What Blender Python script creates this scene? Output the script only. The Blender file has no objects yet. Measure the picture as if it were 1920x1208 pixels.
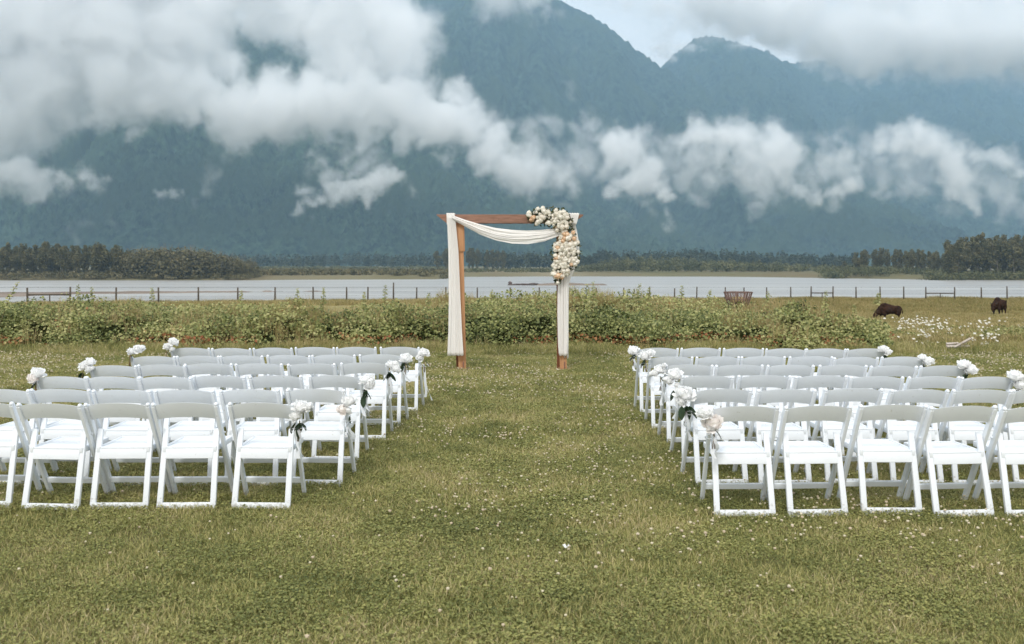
import bpy, bmesh, math, random
import numpy as np
from mathutils import Vector, Matrix, Euler
R = math.radians
rnd = random.Random(7)
S = bpy.context.scene
C = S.collection

# ------------------------------------------------------------------ camera
F, HY, CH = 1700.0, 495.0, 1.80            # focal length and horizon row in photo pixels, eye height in metres
cam_d = bpy.data.cameras.new('camera'); cam = bpy.data.objects.new('camera', cam_d); C.objects.link(cam)
cam.location = (0, 0, CH); cam.rotation_euler = (R(90), 0, 0)
cam_d.sensor_width = 36; cam_d.lens = F/1920*36; cam_d.shift_y = -(604-HY)/1920
cam_d.clip_start = 0.1; cam_d.clip_end = 40000
S.camera = cam
cam_d.dof.use_dof = True; cam_d.dof.focus_distance = 11.0; cam_d.dof.aperture_fstop = 3.6

# ------------------------------------------------------------------ sky, sun, exposure
SUN_EL, SUN_AZ = 44, 196
w = bpy.data.worlds.new('World'); S.world = w; w.use_nodes = True
nt = w.node_tree; nt.nodes.clear()
def N(nt, typ, **kw):
    n = nt.nodes.new(typ)
    for k, v in kw.items():
        if k in n.inputs: n.inputs[k].default_value = v
        else: setattr(n, k, v)
    return n
L = lambda nt, a, b: nt.links.new(a, b)
sky = N(nt, 'ShaderNodeTexSky'); sky.sky_type = 'NISHITA'; sky.sun_disc = False
sky.sun_elevation = R(SUN_EL); sky.sun_rotation = R(SUN_AZ); sky.dust_density = 3
tc = N(nt, 'ShaderNodeTexCoord')
mp = N(nt, 'ShaderNodeMapping'); mp.inputs['Scale'].default_value = (1, 1, 2.4)
nz = N(nt, 'ShaderNodeTexNoise'); nz.inputs['Scale'].default_value = 2.2; nz.inputs['Detail'].default_value = 5; nz.inputs['Roughness'].default_value = .5
L(nt, tc.outputs['Generated'], mp.inputs[0]); L(nt, mp.outputs[0], nz.inputs['Vector'])
cr = N(nt, 'ShaderNodeValToRGB')
cr.color_ramp.elements[0].position = .3; cr.color_ramp.elements[0].color = (.85, .85, .845, 1)
cr.color_ramp.elements[1].position = .7; cr.color_ramp.elements[1].color = (1.0, .985, .96, 1)
L(nt, nz.outputs['Fac'], cr.inputs[0])
# an overcast sky is about three times as bright overhead as at the horizon: Lz (1 + 2 sin e) / 3
sp = N(nt, 'ShaderNodeSeparateXYZ'); L(nt, tc.outputs['Generated'], sp.inputs[0])
ov = N(nt, 'ShaderNodeMapRange'); ov.inputs['From Min'].default_value = 0; ov.inputs['From Max'].default_value = 1
ov.inputs['To Min'].default_value = 5.6; ov.inputs['To Max'].default_value = 8.4
L(nt, sp.outputs['Z'], ov.inputs['Value'])
sc_ = N(nt, 'ShaderNodeVectorMath', operation='SCALE')
L(nt, cr.outputs[0], sc_.inputs[0]); L(nt, ov.outputs[0], sc_.inputs['Scale'])
mx = N(nt, 'ShaderNodeMix', data_type='RGBA'); mx.inputs['Factor'].default_value = .98
L(nt, sky.outputs[0], mx.inputs['A']); L(nt, sc_.outputs[0], mx.inputs['B'])
bg = N(nt, 'ShaderNodeBackground'); bg.inputs['Strength'].default_value = .1
out = N(nt, 'ShaderNodeOutputWorld')
L(nt, mx.outputs['Result'], bg.inputs[0]); L(nt, bg.outputs[0], out.inputs[0])

sd = bpy.data.lights.new('sun', 'SUN'); sun = bpy.data.objects.new('sun', sd); C.objects.link(sun)
sd.energy = .95; sd.angle = R(12); sd.color = (1, .97, .92)
az, el = R(SUN_AZ), R(SUN_EL)               # azimuth clockwise from +Y
dv = Vector((math.sin(az)*math.cos(el), math.cos(az)*math.cos(el), math.sin(el)))
sun.rotation_euler = dv.to_track_quat('Z', 'Y').to_euler(); sun.location = (0, 0, 30)

vs = S.view_settings; vs.view_transform = 'Standard'; vs.look = 'None'; vs.gamma = 1; vs.use_curve_mapping = False
vs.exposure = 1.0
S.render.engine = 'CYCLES'
cy = S.cycles
cy.use_denoising = True
cy.max_bounces = 28; cy.diffuse_bounces = 6; cy.glossy_bounces = 2; cy.transmission_bounces = 3
cy.volume_bounces = 24; cy.transparent_max_bounces = 8
cy.volume_step_rate = 1.5; cy.volume_max_steps = 256
cy.sample_clamp_indirect = 6; cy.use_adaptive_sampling = True; cy.adaptive_threshold = .015

# ------------------------------------------------------------------ helpers
def PX(px, py, D):
    "world point seen at photo pixel (px, py) at distance D"
    return Vector(((px-960)/F*D, D, CH+(HY-py)/F*D))

def tag(o, label=None, cat=None, group=None, kind=None):
    if label: o['label'] = label
    if cat: o['category'] = cat
    if group: o['group'] = group
    if kind: o['kind'] = kind
    return o

def mat(name, col, rough=.7, spec=.3):
    m = bpy.data.materials.new(name); m.use_nodes = True
    p = m.node_tree.nodes['Principled BSDF']
    p.inputs['Base Color'].default_value = (*col, 1); p.inputs['Roughness'].default_value = rough
    p.inputs['Specular IOR Level'].default_value = spec
    return m

def noise_mat(name, c1, c2, scale, detail=4, rough=.7, spec=.3, bump=0, bscale=None, coord='Object', stretch=(1, 1, 1), lo=.35, hi=.65, c3=None, scale3=1, trans=0, perobj=0):
    m = mat(name, c1, rough, spec); t = m.node_tree; p = t.nodes['Principled BSDF']
    tc = N(t, 'ShaderNodeTexCoord'); mp = N(t, 'ShaderNodeMapping'); mp.inputs['Scale'].default_value = stretch
    L(t, tc.outputs[coord], mp.inputs[0])
    n = N(t, 'ShaderNodeTexNoise'); n.inputs['Scale'].default_value = scale; n.inputs['Detail'].default_value = detail; n.inputs['Roughness'].default_value = .6
    L(t, mp.outputs[0], n.inputs['Vector'])
    r = N(t, 'ShaderNodeValToRGB'); r.color_ramp.elements[0].position = lo; r.color_ramp.elements[1].position = hi
    r.color_ramp.elements[0].color = (*c1, 1); r.color_ramp.elements[1].color = (*c2, 1)
    L(t, n.outputs['Fac'], r.inputs[0]); col = r.outputs[0]
    if c3:
        n3 = N(t, 'ShaderNodeTexNoise'); n3.inputs['Scale'].default_value = scale3; n3.inputs['Detail'].default_value = 3
        L(t, mp.outputs[0], n3.inputs['Vector'])
        mr = N(t, 'ShaderNodeMapRange'); mr.inputs['From Min'].default_value = .45; mr.inputs['From Max'].default_value = .65
        L(t, n3.outputs['Fac'], mr.inputs['Value'])
        mm = N(t, 'ShaderNodeMix', data_type='RGBA'); mm.inputs['B'].default_value = (*c3, 1)
        L(t, mr.outputs[0], mm.inputs['Factor']); L(t, col, mm.inputs['A']); col = mm.outputs['Result']
    if perobj:
        oi = N(t, 'ShaderNodeObjectInfo'); mr = N(t, 'ShaderNodeMapRange')
        mr.inputs['To Min'].default_value = 1-perobj; mr.inputs['To Max'].default_value = 1+perobj
        L(t, oi.outputs['Random'], mr.inputs['Value'])
        hs = N(t, 'ShaderNodeHueSaturation'); L(t, mr.outputs[0], hs.inputs['Value']); L(t, col, hs.inputs['Color']); col = hs.outputs[0]
    L(t, col, p.inputs['Base Color'])
    if bump:
        nb = N(t, 'ShaderNodeTexNoise'); nb.inputs['Scale'].default_value = bscale or scale*3; nb.inputs['Detail'].default_value = 4
        L(t, mp.outputs[0], nb.inputs['Vector'])
        b = N(t, 'ShaderNodeBump'); b.inputs['Strength'].default_value = bump
        L(t, nb.outputs['Fac'], b.inputs['Height']); L(t, b.outputs[0], p.inputs['Normal'])
    return m

def attr_mat(name, stops, rough=.6, spec=.25, attr='tint', trans=.25, noise=None):
    "colour from a per-face/point attribute 0..1 (kinds of leaf), with some light passing through"
    m = mat(name, stops[0][1], rough, spec); t = m.node_tree; p = t.nodes['Principled BSDF']
    a = N(t, 'ShaderNodeAttribute'); a.attribute_name = attr; a.attribute_type = 'GEOMETRY'
    f = a.outputs['Fac']
    r = N(t, 'ShaderNodeValToRGB'); e = r.color_ramp.elements
    e[0].position = stops[0][0]; e[0].color = (*stops[0][1], 1); e[1].position = stops[-1][0]; e[1].color = (*stops[-1][1], 1)
    for pos, c in stops[1:-1]:
        q = e.new(pos); q.color = (*c, 1)
    if noise:
        g = N(t, 'ShaderNodeNewGeometry'); n = N(t, 'ShaderNodeTexNoise'); n.inputs['Scale'].default_value = noise[0]; n.inputs['Detail'].default_value = 4
        L(t, g.outputs['Position'], n.inputs['Vector'])
        ad = N(t, 'ShaderNodeMath', operation='MULTIPLY_ADD'); ad.inputs[1].default_value = noise[1]; L(t, n.outputs['Fac'], ad.inputs[0])
        sb = N(t, 'ShaderNodeMath', operation='ADD'); sb.inputs[1].default_value = -noise[1]*.5
        L(t, f, sb.inputs[0]); L(t, sb.outputs[0], ad.inputs[2]); f = ad.outputs[0]
    L(t, f, r.inputs[0]); L(t, r.outputs[0], p.inputs['Base Color'])
    if trans:
        tr = N(t, 'ShaderNodeBsdfTranslucent'); L(t, r.outputs[0], tr.inputs[0])
        ms = N(t, 'ShaderNodeMixShader'); ms.inputs[0].default_value = trans
        L(t, p.outputs[0], ms.inputs[1]); L(t, tr.outputs[0], ms.inputs[2])
        o = [n for n in t.nodes if n.type == 'OUTPUT_MATERIAL'][0]; L(t, ms.outputs[0], o.inputs[0])
    return m

def empty(name, loc=(0, 0, 0), rz=0):
    o = bpy.data.objects.new(name, None); C.objects.link(o); o.location = loc; o.rotation_euler = (0, 0, rz); o.empty_display_size = .1
    return o

def link(name, me, m=None, parent=None, loc=None, rot=None, scale=None):
    o = bpy.data.objects.new(name, me); C.objects.link(o)
    if m and not me.materials: me.materials.append(m)
    if parent: o.parent = parent
    if loc is not None: o.location = loc
    if rot is not None: o.rotation_euler = rot
    if scale is not None: o.scale = scale
    return o

def mesh_np(name, V, Fc, tint=None, mats=None, smooth=False):
    "mesh from numpy vertices and equal-sized faces"
    V = np.asarray(V, np.float32).reshape(-1, 3); Fc = np.asarray(Fc, np.int32)
    me = bpy.data.meshes.new(name); k = Fc.shape[1]
    me.vertices.add(len(V)); me.vertices.foreach_set('co', V.ravel())
    me.loops.add(Fc.size); me.loops.foreach_set('vertex_index', Fc.ravel())
    me.polygons.add(len(Fc)); me.polygons.foreach_set('loop_start', np.arange(0, Fc.size, k, dtype=np.int32))
    me.update(calc_edges=True)
    if tint is not None:
        a = me.attributes.new('tint', 'FLOAT', 'FACE'); a.data.foreach_set('value', np.asarray(tint, np.float32))
    if smooth: me.polygons.foreach_set('use_smooth', np.ones(len(Fc), bool))
    return me

def bm_mesh(name, bm, smooth=False, angle=None):
    me = bpy.data.meshes.new(name); bm.normal_update(); bm.to_mesh(me); bm.free()
    if smooth:
        me.polygons.foreach_set('use_smooth', np.ones(len(me.polygons), bool))
        if angle: me.set_sharp_from_angle(angle=angle)
    return me

def box(bm, c, s, M=None, bev=0):
    r = bmesh.ops.create_cube(bm, size=1)
    T = Matrix.Translation(c) @ Matrix.Diagonal((*s, 1))
    if M is not None: T = M @ T
    bmesh.ops.transform(bm, matrix=T, verts=r['verts'])
    if bev:
        ed = list({e for v in r['verts'] for e in v.link_edges})
        bmesh.ops.bevel(bm, geom=ed, offset=bev, segments=2, profile=.6, affect='EDGES', clamp_overlap=True)
    return r

def bar(bm, a, b, w, d, up=(0, -1, 0), bev=0):
    "box from a to b; w across (along the axis perpendicular to up), d along up"
    a, b = Vector(a), Vector(b); z = (b-a); ln = z.length; z.normalize()
    u = Vector(up); u = (u - z*u.dot(z)).normalized(); x = u.cross(z)
    M = Matrix((x, u, z)).transposed().to_4x4(); M.translation = (a+b)/2
    return box(bm, (0, 0, 0), (w, d, ln), M, bev)

def tube(bm, pts, rads, n=6, cap=True):
    pts = [Vector(p) for p in pts]; rings = []
    for i, p in enumerate(pts):
        t = (pts[min(i+1, len(pts)-1)] - pts[max(i-1, 0)]).normalized()
        u = t.orthogonal().normalized() if i == 0 else (u - t*u.dot(t)).normalized()
        v = t.cross(u); r = rads[i] if hasattr(rads, '__len__') else rads
        rings.append([bm.verts.new(p + (u*math.cos(k*2*math.pi/n) + v*math.sin(k*2*math.pi/n))*r) for k in range(n)])
    for a, b in zip(rings, rings[1:]):
        for k in range(n): bm.faces.new((a[k], a[(k+1) % n], b[(k+1) % n], b[k]))
    if cap: bm.faces.new(rings[0][::-1]); bm.faces.new(rings[-1])

# value noise, vectorised
_rs = np.random.RandomState(3); _T = _rs.rand(256, 256).astype(np.float32)
def vnoise(x, y):
    xi = np.floor(x).astype(int); yi = np.floor(y).astype(int); fx = x-xi; fy = y-yi
    fx = fx*fx*(3-2*fx); fy = fy*fy*(3-2*fy)
    g = lambda a, b: _T[a & 255, b & 255]
    return (g(xi, yi)*(1-fx)+g(xi+1, yi)*fx)*(1-fy)+(g(xi, yi+1)*(1-fx)+g(xi+1, yi+1)*fx)*fy
def fbm(x, y, o=5, g=.5):
    s = 0; a = 1; t = 0
    for i in range(o):
        s = s+a*vnoise(x*2**i+17*i, y*2**i+31*i); t += a; a *= g
    return s/t
def grid_faces(nr, nc):
    i = np.arange(nr-1)[:, None]*nc + np.arange(nc-1)[None]
    return np.stack([i, i+1, i+nc+1, i+nc], -1).reshape(-1, 4)
# ================================================================== far setting: mountains, clouds, haze
WZ = -7.0                                        # river level
def sstep(a, b, x):
    t = np.clip((x-a)/(b-a), 0, 1); return t*t*(3-2*t)

def forest_mat(name, dark, light, s):
    m = noise_mat(name, dark, light, .02*s, detail=10, rough=.95, spec=.05, stretch=(1, 1, .55), lo=.36, hi=.68, coord='Object', c3=(.040, .062, .036), scale3=.0045)
    return m
m_forest = forest_mat('conifer_forest', (.004, .012, .010), (.070, .115, .070), 2.2)
m_forest2 = forest_mat('far_conifer_forest', (.005, .014, .014), (.062, .10, .075), 1.8)

def mountain(name, ridge, D0, D1, xr, seed, m, label, nc=520, nr=260, rough=1.0, zbase=-5):
    "height field: foot at distance D0, ridge at D1 following the ridge line (photo x, photo y), back slope beyond"
    px = np.linspace(xr[0], xr[1], nc); rx = [a for a, b in ridge]; ry = [b for a, b in ridge]
    t = np.concatenate([np.linspace(0, 1, int(nr*.8)), np.linspace(1.02, 1.5, nr-int(nr*.8))])
    P, T = np.meshgrid(px, t); D = D0+(D1-D0)*T
    X = (P-960)/F*D; Y = D.copy()
    hr = CH+(HY-np.interp(P, rx, ry))/F*D1
    prof = np.where(T <= 1, .12*T+.88*T**1.25, 1-(T-1)*1.4)
    g = fbm(X/520+seed, Y/1900+seed, 5, .5); g2 = fbm(X/150+seed*3, Y/420, 4, .55)
    ridged = 1-np.abs(2*g-1)
    env = np.sin(np.clip(T, 0, 1)*np.pi)**.8
    Z = zbase+(hr-zbase)*prof + env*(hr-zbase)*rough*((ridged-.72)*.46+(g2-.5)*.16)
    tree = np.random.RandomState(seed).rand(*Z.shape)
    Z = Z + np.minimum(1, T*8)*(tree**2*24 + (fbm(X/28, Y/28, 3)-.5)*34)
    Z = np.where(T <= .001, zbase-3, Z)
    o = link(name, mesh_np(name, np.stack([X, Y, Z], -1), grid_faces(*Z.shape), smooth=False), m)
    tag(o, label=label, kind='structure'); return o

mountain('mountain', [(-900, -60), (-300, -90), (100, -60), (450, 55), (560, 95), (700, 150), (860, 215), (1000, 300), (1150, 380), (1300, 440), (1420, 478), (1700, 492)], 2350, 4000, (-500, 1600), 11, m_forest,
         'forested blue green mountain slope under the big cloud behind the river')
mountain('mountain', [(-900, 100), (300, 60), (700, 10), (860, -40), (960, -60), (1010, -12), (1040, 0), (1100, 30), (1165, 72), (1200, 100), (1240, 128), (1290, 165), (1380, 215), (1500, 260), (1700, 330), (1900, 400), (2300, 480)], 2700, 5400, (-300, 2300), 23, m_forest2,
         'highest hazy mountain with its straight shoulder falling to the notch')
mountain('mountain', [(700, 300), (1100, 200), (1240, 128), (1275, 97), (1300, 78), (1325, 70), (1370, 80), (1440, 102), (1530, 150), (1600, 168), (1700, 178), (1900, 200), (2300, 260)], 3600, 6400, (700, 2500), 37, m_forest2,
         'second hazy peak to the right of the notch')
mountain('mountain', [(1100, 240), (1400, 150), (1500, 120), (1700, 92), (1920, 110), (2300, 90)], 4600, 7200, (1100, 2700), 51, m_forest2,
         'farthest pale blue ridge capped by low cloud')

# ---- clouds: a real volume hanging in front of the slopes, grown round a skeleton of puffs
DC = 2150
puffs = []
def pf(lst, dens=1.0, dd=0):
    for x, y, r in lst: puffs.append((x, y, r, dens, dd))
pf([(-120, 60, 150), (20, 60, 140), (140, 70, 120), (250, 80, 105), (340, 70, 80), (380, 20, 70), (0, 185, 95), (100, 150, 80), (210, 145, 70), (310, 150, 62), (385, 160, 45), (440, 190, 42),
    (480, 20, 48), (560, 30, 58), (640, 60, 66), (710, 20, 70), (745, 75, 66), (700, 120, 40), (780, 110, 34), (640, 130, 32), (430, 40, 34),
    (500, 185, 42), (560, 190, 42), (620, 200, 42), (690, 200, 44), (750, 205, 45), (810, 210, 46), (860, 212, 42), (890, 245, 40), (925, 275, 32), (960, 300, 24), (730, 165, 30), (850, 185, 28), (515, 150, 28), (610, 110, 32), (420, 130, 34), (600, 160, 40), (395, 80, 36), (620, 85, 40), (450, 210, 55), (520, 200, 58), (600, 195, 58), (680, 190, 60), (760, 190, 56), (665, 125, 52), (590, 155, 40), (440, 0, 52), (470, 35, 42), (400, -20, 60), (330, 150, 60), (240, 150, 70), (840, 215, 50), (885, 245, 46), (925, 280, 40), (965, 308, 32), (1005, 325, 28), (780, 225, 50), (700, 222, 48), (620, 215, 48), (820, 240, 40), (760, 245, 34), (690, 238, 30), (900, 280, 28),
    (-60, -60, 120), (120, -60, 120), (300, -50, 120), (480, -60, 90), (650, -60, 90)])
pf([(0, 262, 44), (60, 240, 34), (-20, 300, 26), (130, 222, 30), (200, 212, 30), (255, 225, 20), (262, 255, 12), (350, 205, 30), (420, 220, 26), (490, 228, 24), (560, 232, 24), (620, 240, 24)], .7)
pf([(-10, 330, 32), (35, 330, 32), (75, 340, 30), (115, 345, 22), (150, 338, 20), (85, 365, 12)], 1)
pf([(185, 345, 16), (200, 335, 10)], .45)
pf([(555, 400, 9), (575, 388, 14), (592, 372, 17), (625, 360, 17), (655, 350, 24), (690, 348, 26), (720, 338, 26), (738, 348, 16), (700, 372, 12)], 1)
pf([(665, 318, 15), (645, 290, 22), (625, 262, 22), (610, 245, 14), (668, 265, 22), (655, 300, 18), (820, 298, 12), (835, 290, 8)], .75)
pf([(300, 365, 7), (318, 362, 8), (332, 361, 5)], .7)
pf([(405, 300, 9), (395, 325, 10), (385, 350, 12), (370, 375, 9), (575, 320, 12), (150, 420, 14), (140, 440, 10), (225, 420, 11), (1045, 25, 12), (1075, 90, 10), (1080, 165, 12), (1165, 400, 10), (1210, 400, 10)], .14)
pf([(985, 325, 33), (1020, 325, 30), (1050, 335, 26), (1068, 352, 19), (1000, 345, 24), (905, 300, 21), (985, 300, 18)], .8)
pf([(960, 235, 17), (1000, 245, 19), (1035, 240, 20), (1010, 260, 14)], .28)
pf([(1075, 235, 18), (1105, 232, 26), (1130, 262, 24), (1160, 258, 19), (1215, 250, 17), (1248, 268, 19), (1275, 262, 19)], .45)
pf([(1155, 285, 31), (1185, 285, 38), (1200, 312, 38), (1215, 345, 28), (1240, 360, 24), (1180, 345, 24), (1155, 368, 17), (1258, 375, 14)], 1)
pf([(1285, 268, 24), (1320, 255, 31), (1350, 262, 38), (1390, 272, 40), (1395, 300, 31), (1345, 290, 24), (1430, 300, 35), (1452, 270, 39), (1470, 300, 33), (1480, 330, 21), (1495, 352, 20), (1530, 365, 20), (1570, 362, 18), (1595, 345, 19)], 1)
pf([(1425, 365, 15), (1415, 392, 11), (1405, 345, 13), (1300, 300, 19), (1330, 330, 15), (1510, 300, 17), (1550, 298, 24), (1590, 295, 24), (1570, 255, 14), (1620, 305, 21), (1640, 360, 17), (1660, 375, 13), (1250, 420, 12)], .5)
pf([(1650, 265, 24), (1690, 260, 28), (1725, 250, 28), (1750, 275, 31), (1785, 300, 31), (1800, 335, 31), (1785, 365, 24), (1810, 380, 17), (1840, 290, 26), (1875, 300, 26), (1900, 318, 19)], .85)
pf([(1660, 300, 19), (1700, 310, 19), (1700, 360, 15), (1745, 330, 19), (1880, 380, 17), (1910, 390, 21), (1850, 350, 13), (1735, 240, 12), (1855, 265, 12)], .35)
pf([(1120, -25, 40), (1180, -10, 40), (1240, 10, 42), (1300, 20, 46), (1350, 20, 50), (1250, 60, 26)], .22, 700)
pf([(1000, 300, 40), (1100, 300, 44), (1250, 310, 44), (1320, 330, 40), (1430, 340, 40), (1560, 320, 44), (1640, 320, 40), (1720, 330, 44), (1850, 340, 40), (700, 300, 40)], .10, 60)
pf([(930, -25, 50), (985, -12, 32), (1010, 15, 14)], .5, 300)
# cloud deck lying on the far summits
pf([(1400, 5, 56), (1480, 30, 60), (1560, 66, 56), (1600, 108, 34), (1640, 64, 66), (1720, 62, 66), (1800, 68, 68), (1880, 72, 68), (1960, 76, 68), (1350, -30, 70), (1500, -50, 90), (1650, -50, 90), (1800, -50, 90), (1950, -50, 90)], .8, 500)
pf([(1565, 125, 20), (1600, 145, 16), (1640, 152, 10), (1660, 120, 20), (1740, 112, 20), (1780, 110, 22)], .4, 500)

pf([(940, 255, 26), (985, 275, 24), (1035, 290, 24), (1090, 300, 26), (1135, 320, 24), (1270, 300, 24), (1285, 335, 22), (1320, 300, 26), (1350, 330, 24), (1390, 345, 22), (1440, 350, 24), (1515, 330, 22), (1540, 270, 22), (1585, 320, 26), (1625, 265, 22), (1655, 335, 24), (1700, 290, 26), (1730, 350, 22), (1745, 300, 24), (1840, 330, 24), (1880, 350, 24), (1920, 340, 24), (1090, 250, 20), (1220, 270, 22), (1500, 270, 20), (1450, 240, 18), (1560, 385, 16), (1300, 375, 16), (1210, 385, 16), (1060, 385, 14), (1770, 395, 18)], .30, 20)
pf([(770, 365, 14), (610, 330, 16), (590, 300, 16), (640, 320, 18), (560, 355, 12), (650, 280, 22), (690, 300, 16)], .5)
pf([(1110, -20, 46), (1170, 0, 46), (1225, 25, 46), (1270, 40, 42), (1320, 30, 42), (1245, 85, 24), (1380, 40, 36)], .7, 1300)
cr_ = np.random.RandomState(5); pts = []; rad = []; den = []; amp = []
for x, y, r, d, dd in puffs:
    D = DC+dd+ r*.25
    p = PX(x, y, D); wr = r*D/F
    pts.append(tuple(p)); rad.append(wr); den.append(d); amp.append(float(np.interp(r, [10, 30, 50, 90], [4.3, 3.6, 2.4, 1.2])))
me = bpy.data.meshes.new('cloud_skeleton'); me.from_pydata(pts, [], [])
a = me.attributes.new('rad', 'FLOAT', 'POINT'); a.data.foreach_set('value', rad)
a = me.attributes.new('den', 'FLOAT', 'POINT'); a.data.foreach_set('value', den)
a = me.attributes.new('amp', 'FLOAT', 'POINT'); a.data.foreach_set('value', amp)
g = bpy.data.node_groups.new('cloud_volume', 'GeometryNodeTree')
g.interface.new_socket('Geometry', in_out='INPUT', socket_type='NodeSocketGeometry')
g.interface.new_socket('Geometry', in_out='OUTPUT', socket_type='NodeSocketGeometry')
gi = N(g, 'NodeGroupInput'); go = N(g, 'NodeGroupOutput')
pos = N(g, 'GeometryNodeInputPosition')
# warp the lookup so that puffs lose their roundness
wn = N(g, 'ShaderNodeTexNoise'); wn.inputs['Scale'].default_value = 1/90; wn.inputs['Detail'].default_value = 5; wn.inputs['Roughness'].default_value = .6
L(g, pos.outputs[0], wn.inputs['Vector'])
ws = N(g, 'ShaderNodeVectorMath', operation='SUBTRACT'); ws.inputs[1].default_value = (.5, .5, .5); L(g, wn.outputs['Color'], ws.inputs[0])
wm = N(g, 'ShaderNodeVectorMath', operation='MULTIPLY_ADD'); wm.inputs[1].default_value = (150, 120, 150)
L(g, ws.outputs[0], wm.inputs[0]); L(g, pos.outputs[0], wm.inputs[2])
def attr(nm):
    n = N(g, 'GeometryNodeInputNamedAttribute'); n.data_type = 'FLOAT'; n.inputs['Name'].default_value = nm; return n.outputs[0]
n1 = N(g, 'ShaderNodeTexNoise'); n1.inputs['Scale'].default_value = 1/60; n1.inputs['Detail'].default_value = 6; n1.inputs['Roughness'].default_value = .7
mp_ = N(g, 'ShaderNodeVectorMath', operation='MULTIPLY'); mp_.inputs[1].default_value = (1, 1, .8)
L(g, wm.outputs[0], mp_.inputs[0]); L(g, mp_.outputs[0], n1.inputs['Vector'])
nc_ = N(g, 'ShaderNodeMath', operation='SUBTRACT'); nc_.inputs[1].default_value = .5; L(g, n1.outputs['Fac'], nc_.inputs[0])
def layer(lo_, hi_):
    "density of the puffs whose radius lies between lo_ and hi_ metres"
    ra = attr('rad'); ca = N(g, 'FunctionNodeCompare', data_type='FLOAT', operation='GREATER_EQUAL'); cb = N(g, 'FunctionNodeCompare', data_type='FLOAT', operation='LESS_THAN')
    L(g, ra, ca.inputs[0]); ca.inputs[1].default_value = lo_; L(g, ra, cb.inputs[0]); cb.inputs[1].default_value = hi_
    an = N(g, 'FunctionNodeBooleanMath', operation='AND'); L(g, ca.outputs[0], an.inputs[0]); L(g, cb.outputs[0], an.inputs[1])
    sg = N(g, 'GeometryNodeSeparateGeometry'); L(g, gi.outputs[0], sg.inputs[0]); L(g, an.outputs[0], sg.inputs['Selection']); geo = sg.outputs[0]
    sn = N(g, 'GeometryNodeSampleNearest'); sn.domain = 'POINT'; L(g, geo, sn.inputs['Geometry']); L(g, wm.outputs[0], sn.inputs['Sample Position'])
    def samp(val, typ='FLOAT'):
        n = N(g, 'GeometryNodeSampleIndex'); n.data_type = typ; n.domain = 'POINT'
        L(g, geo, n.inputs['Geometry']); L(g, val, n.inputs['Value']); L(g, sn.outputs[0], n.inputs['Index']); return n.outputs[0]
    ds = N(g, 'ShaderNodeVectorMath', operation='DISTANCE'); L(g, samp(pos.outputs[0], 'FLOAT_VECTOR'), ds.inputs[0]); L(g, wm.outputs[0], ds.inputs[1])
    dn = N(g, 'ShaderNodeMath', operation='DIVIDE'); L(g, ds.outputs['Value'], dn.inputs[0]); L(g, samp(attr('rad')), dn.inputs[1])
    m1 = N(g, 'ShaderNodeMath', operation='MULTIPLY_ADD'); m1.inputs[2].default_value = 1.42; L(g, nc_.outputs[0], m1.inputs[0]); L(g, samp(attr('amp')), m1.inputs[1])
    m2 = N(g, 'ShaderNodeMath', operation='SUBTRACT'); L(g, m1.outputs[0], m2.inputs[0]); L(g, dn.outputs[0], m2.inputs[1])
    mr = N(g, 'ShaderNodeMapRange', interpolation_type='SMOOTHSTEP'); mr.inputs['From Min'].default_value = -.1; mr.inputs['From Max'].default_value = 1.2 if hi_ < 70 else .95
    L(g, m2.outputs[0], mr.inputs['Value'])
    pw = N(g, 'ShaderNodeMath', operation='POWER'); pw.inputs[1].default_value = 1.6; L(g, mr.outputs[0], pw.inputs[0])
    m3 = N(g, 'ShaderNodeMath', operation='MULTIPLY'); L(g, pw.outputs[0], m3.inputs[0]); L(g, samp(attr('den')), m3.inputs[1]); return m3.outputs[0]
la = layer(0, 34); lb = layer(34, 68); lc = layer(68, 999)
mA = N(g, 'ShaderNodeMath', operation='MAXIMUM'); L(g, la, mA.inputs[0]); L(g, lb, mA.inputs[1]); m3 = N(g, 'ShaderNodeMath', operation='MAXIMUM'); L(g, mA.outputs[0], m3.inputs[0]); L(g, lc, m3.inputs[1])
vc = N(g, 'GeometryNodeVolumeCube'); L(g, m3.outputs[0], vc.inputs['Density'])
lo = PX(-120, 470, DC-220); hi = PX(2020, -70, DC+780)
lo = Vector((PX(-60, 0, DC)[0]-150, DC-220, 20)); hi = Vector((PX(1990, 0, DC+500)[0]+60, DC+1500, PX(0, -40, DC+500)[2]))
vc.inputs['Min'].default_value = lo; vc.inputs['Max'].default_value = hi
VOX = 5.4
for k, ax in enumerate('XYZ'): vc.inputs['Resolution '+ax].default_value = int((hi[k]-lo[k])/VOX)
sm = N(g, 'GeometryNodeSetMaterial'); L(g, vc.outputs[0], sm.inputs[0]); L(g, sm.outputs[0], go.inputs[0])
mc = bpy.data.materials.new('cloud_vapour'); mc.use_nodes = True; t = mc.node_tree; t.nodes.clear()
pv = N(t, 'ShaderNodeVolumePrincipled'); pv.inputs['Color'].default_value = (1, 1, 1, 1); pv.inputs['Anisotropy'].default_value = 0
pv.inputs['Density'].default_value = .042; pv.inputs['Density Attribute'].default_value = 'density'
mo = N(t, 'ShaderNodeOutputMaterial'); L(t, pv.outputs[0], mo.inputs['Volume'])
sm.inputs['Material'].default_value = mc
clouds = link('low_clouds', me, mc); mod = clouds.modifiers.new('clouds', 'NODES'); mod.node_group = g
tag(clouds, 'white low clouds clinging to the mountain slopes', kind='stuff')

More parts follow.
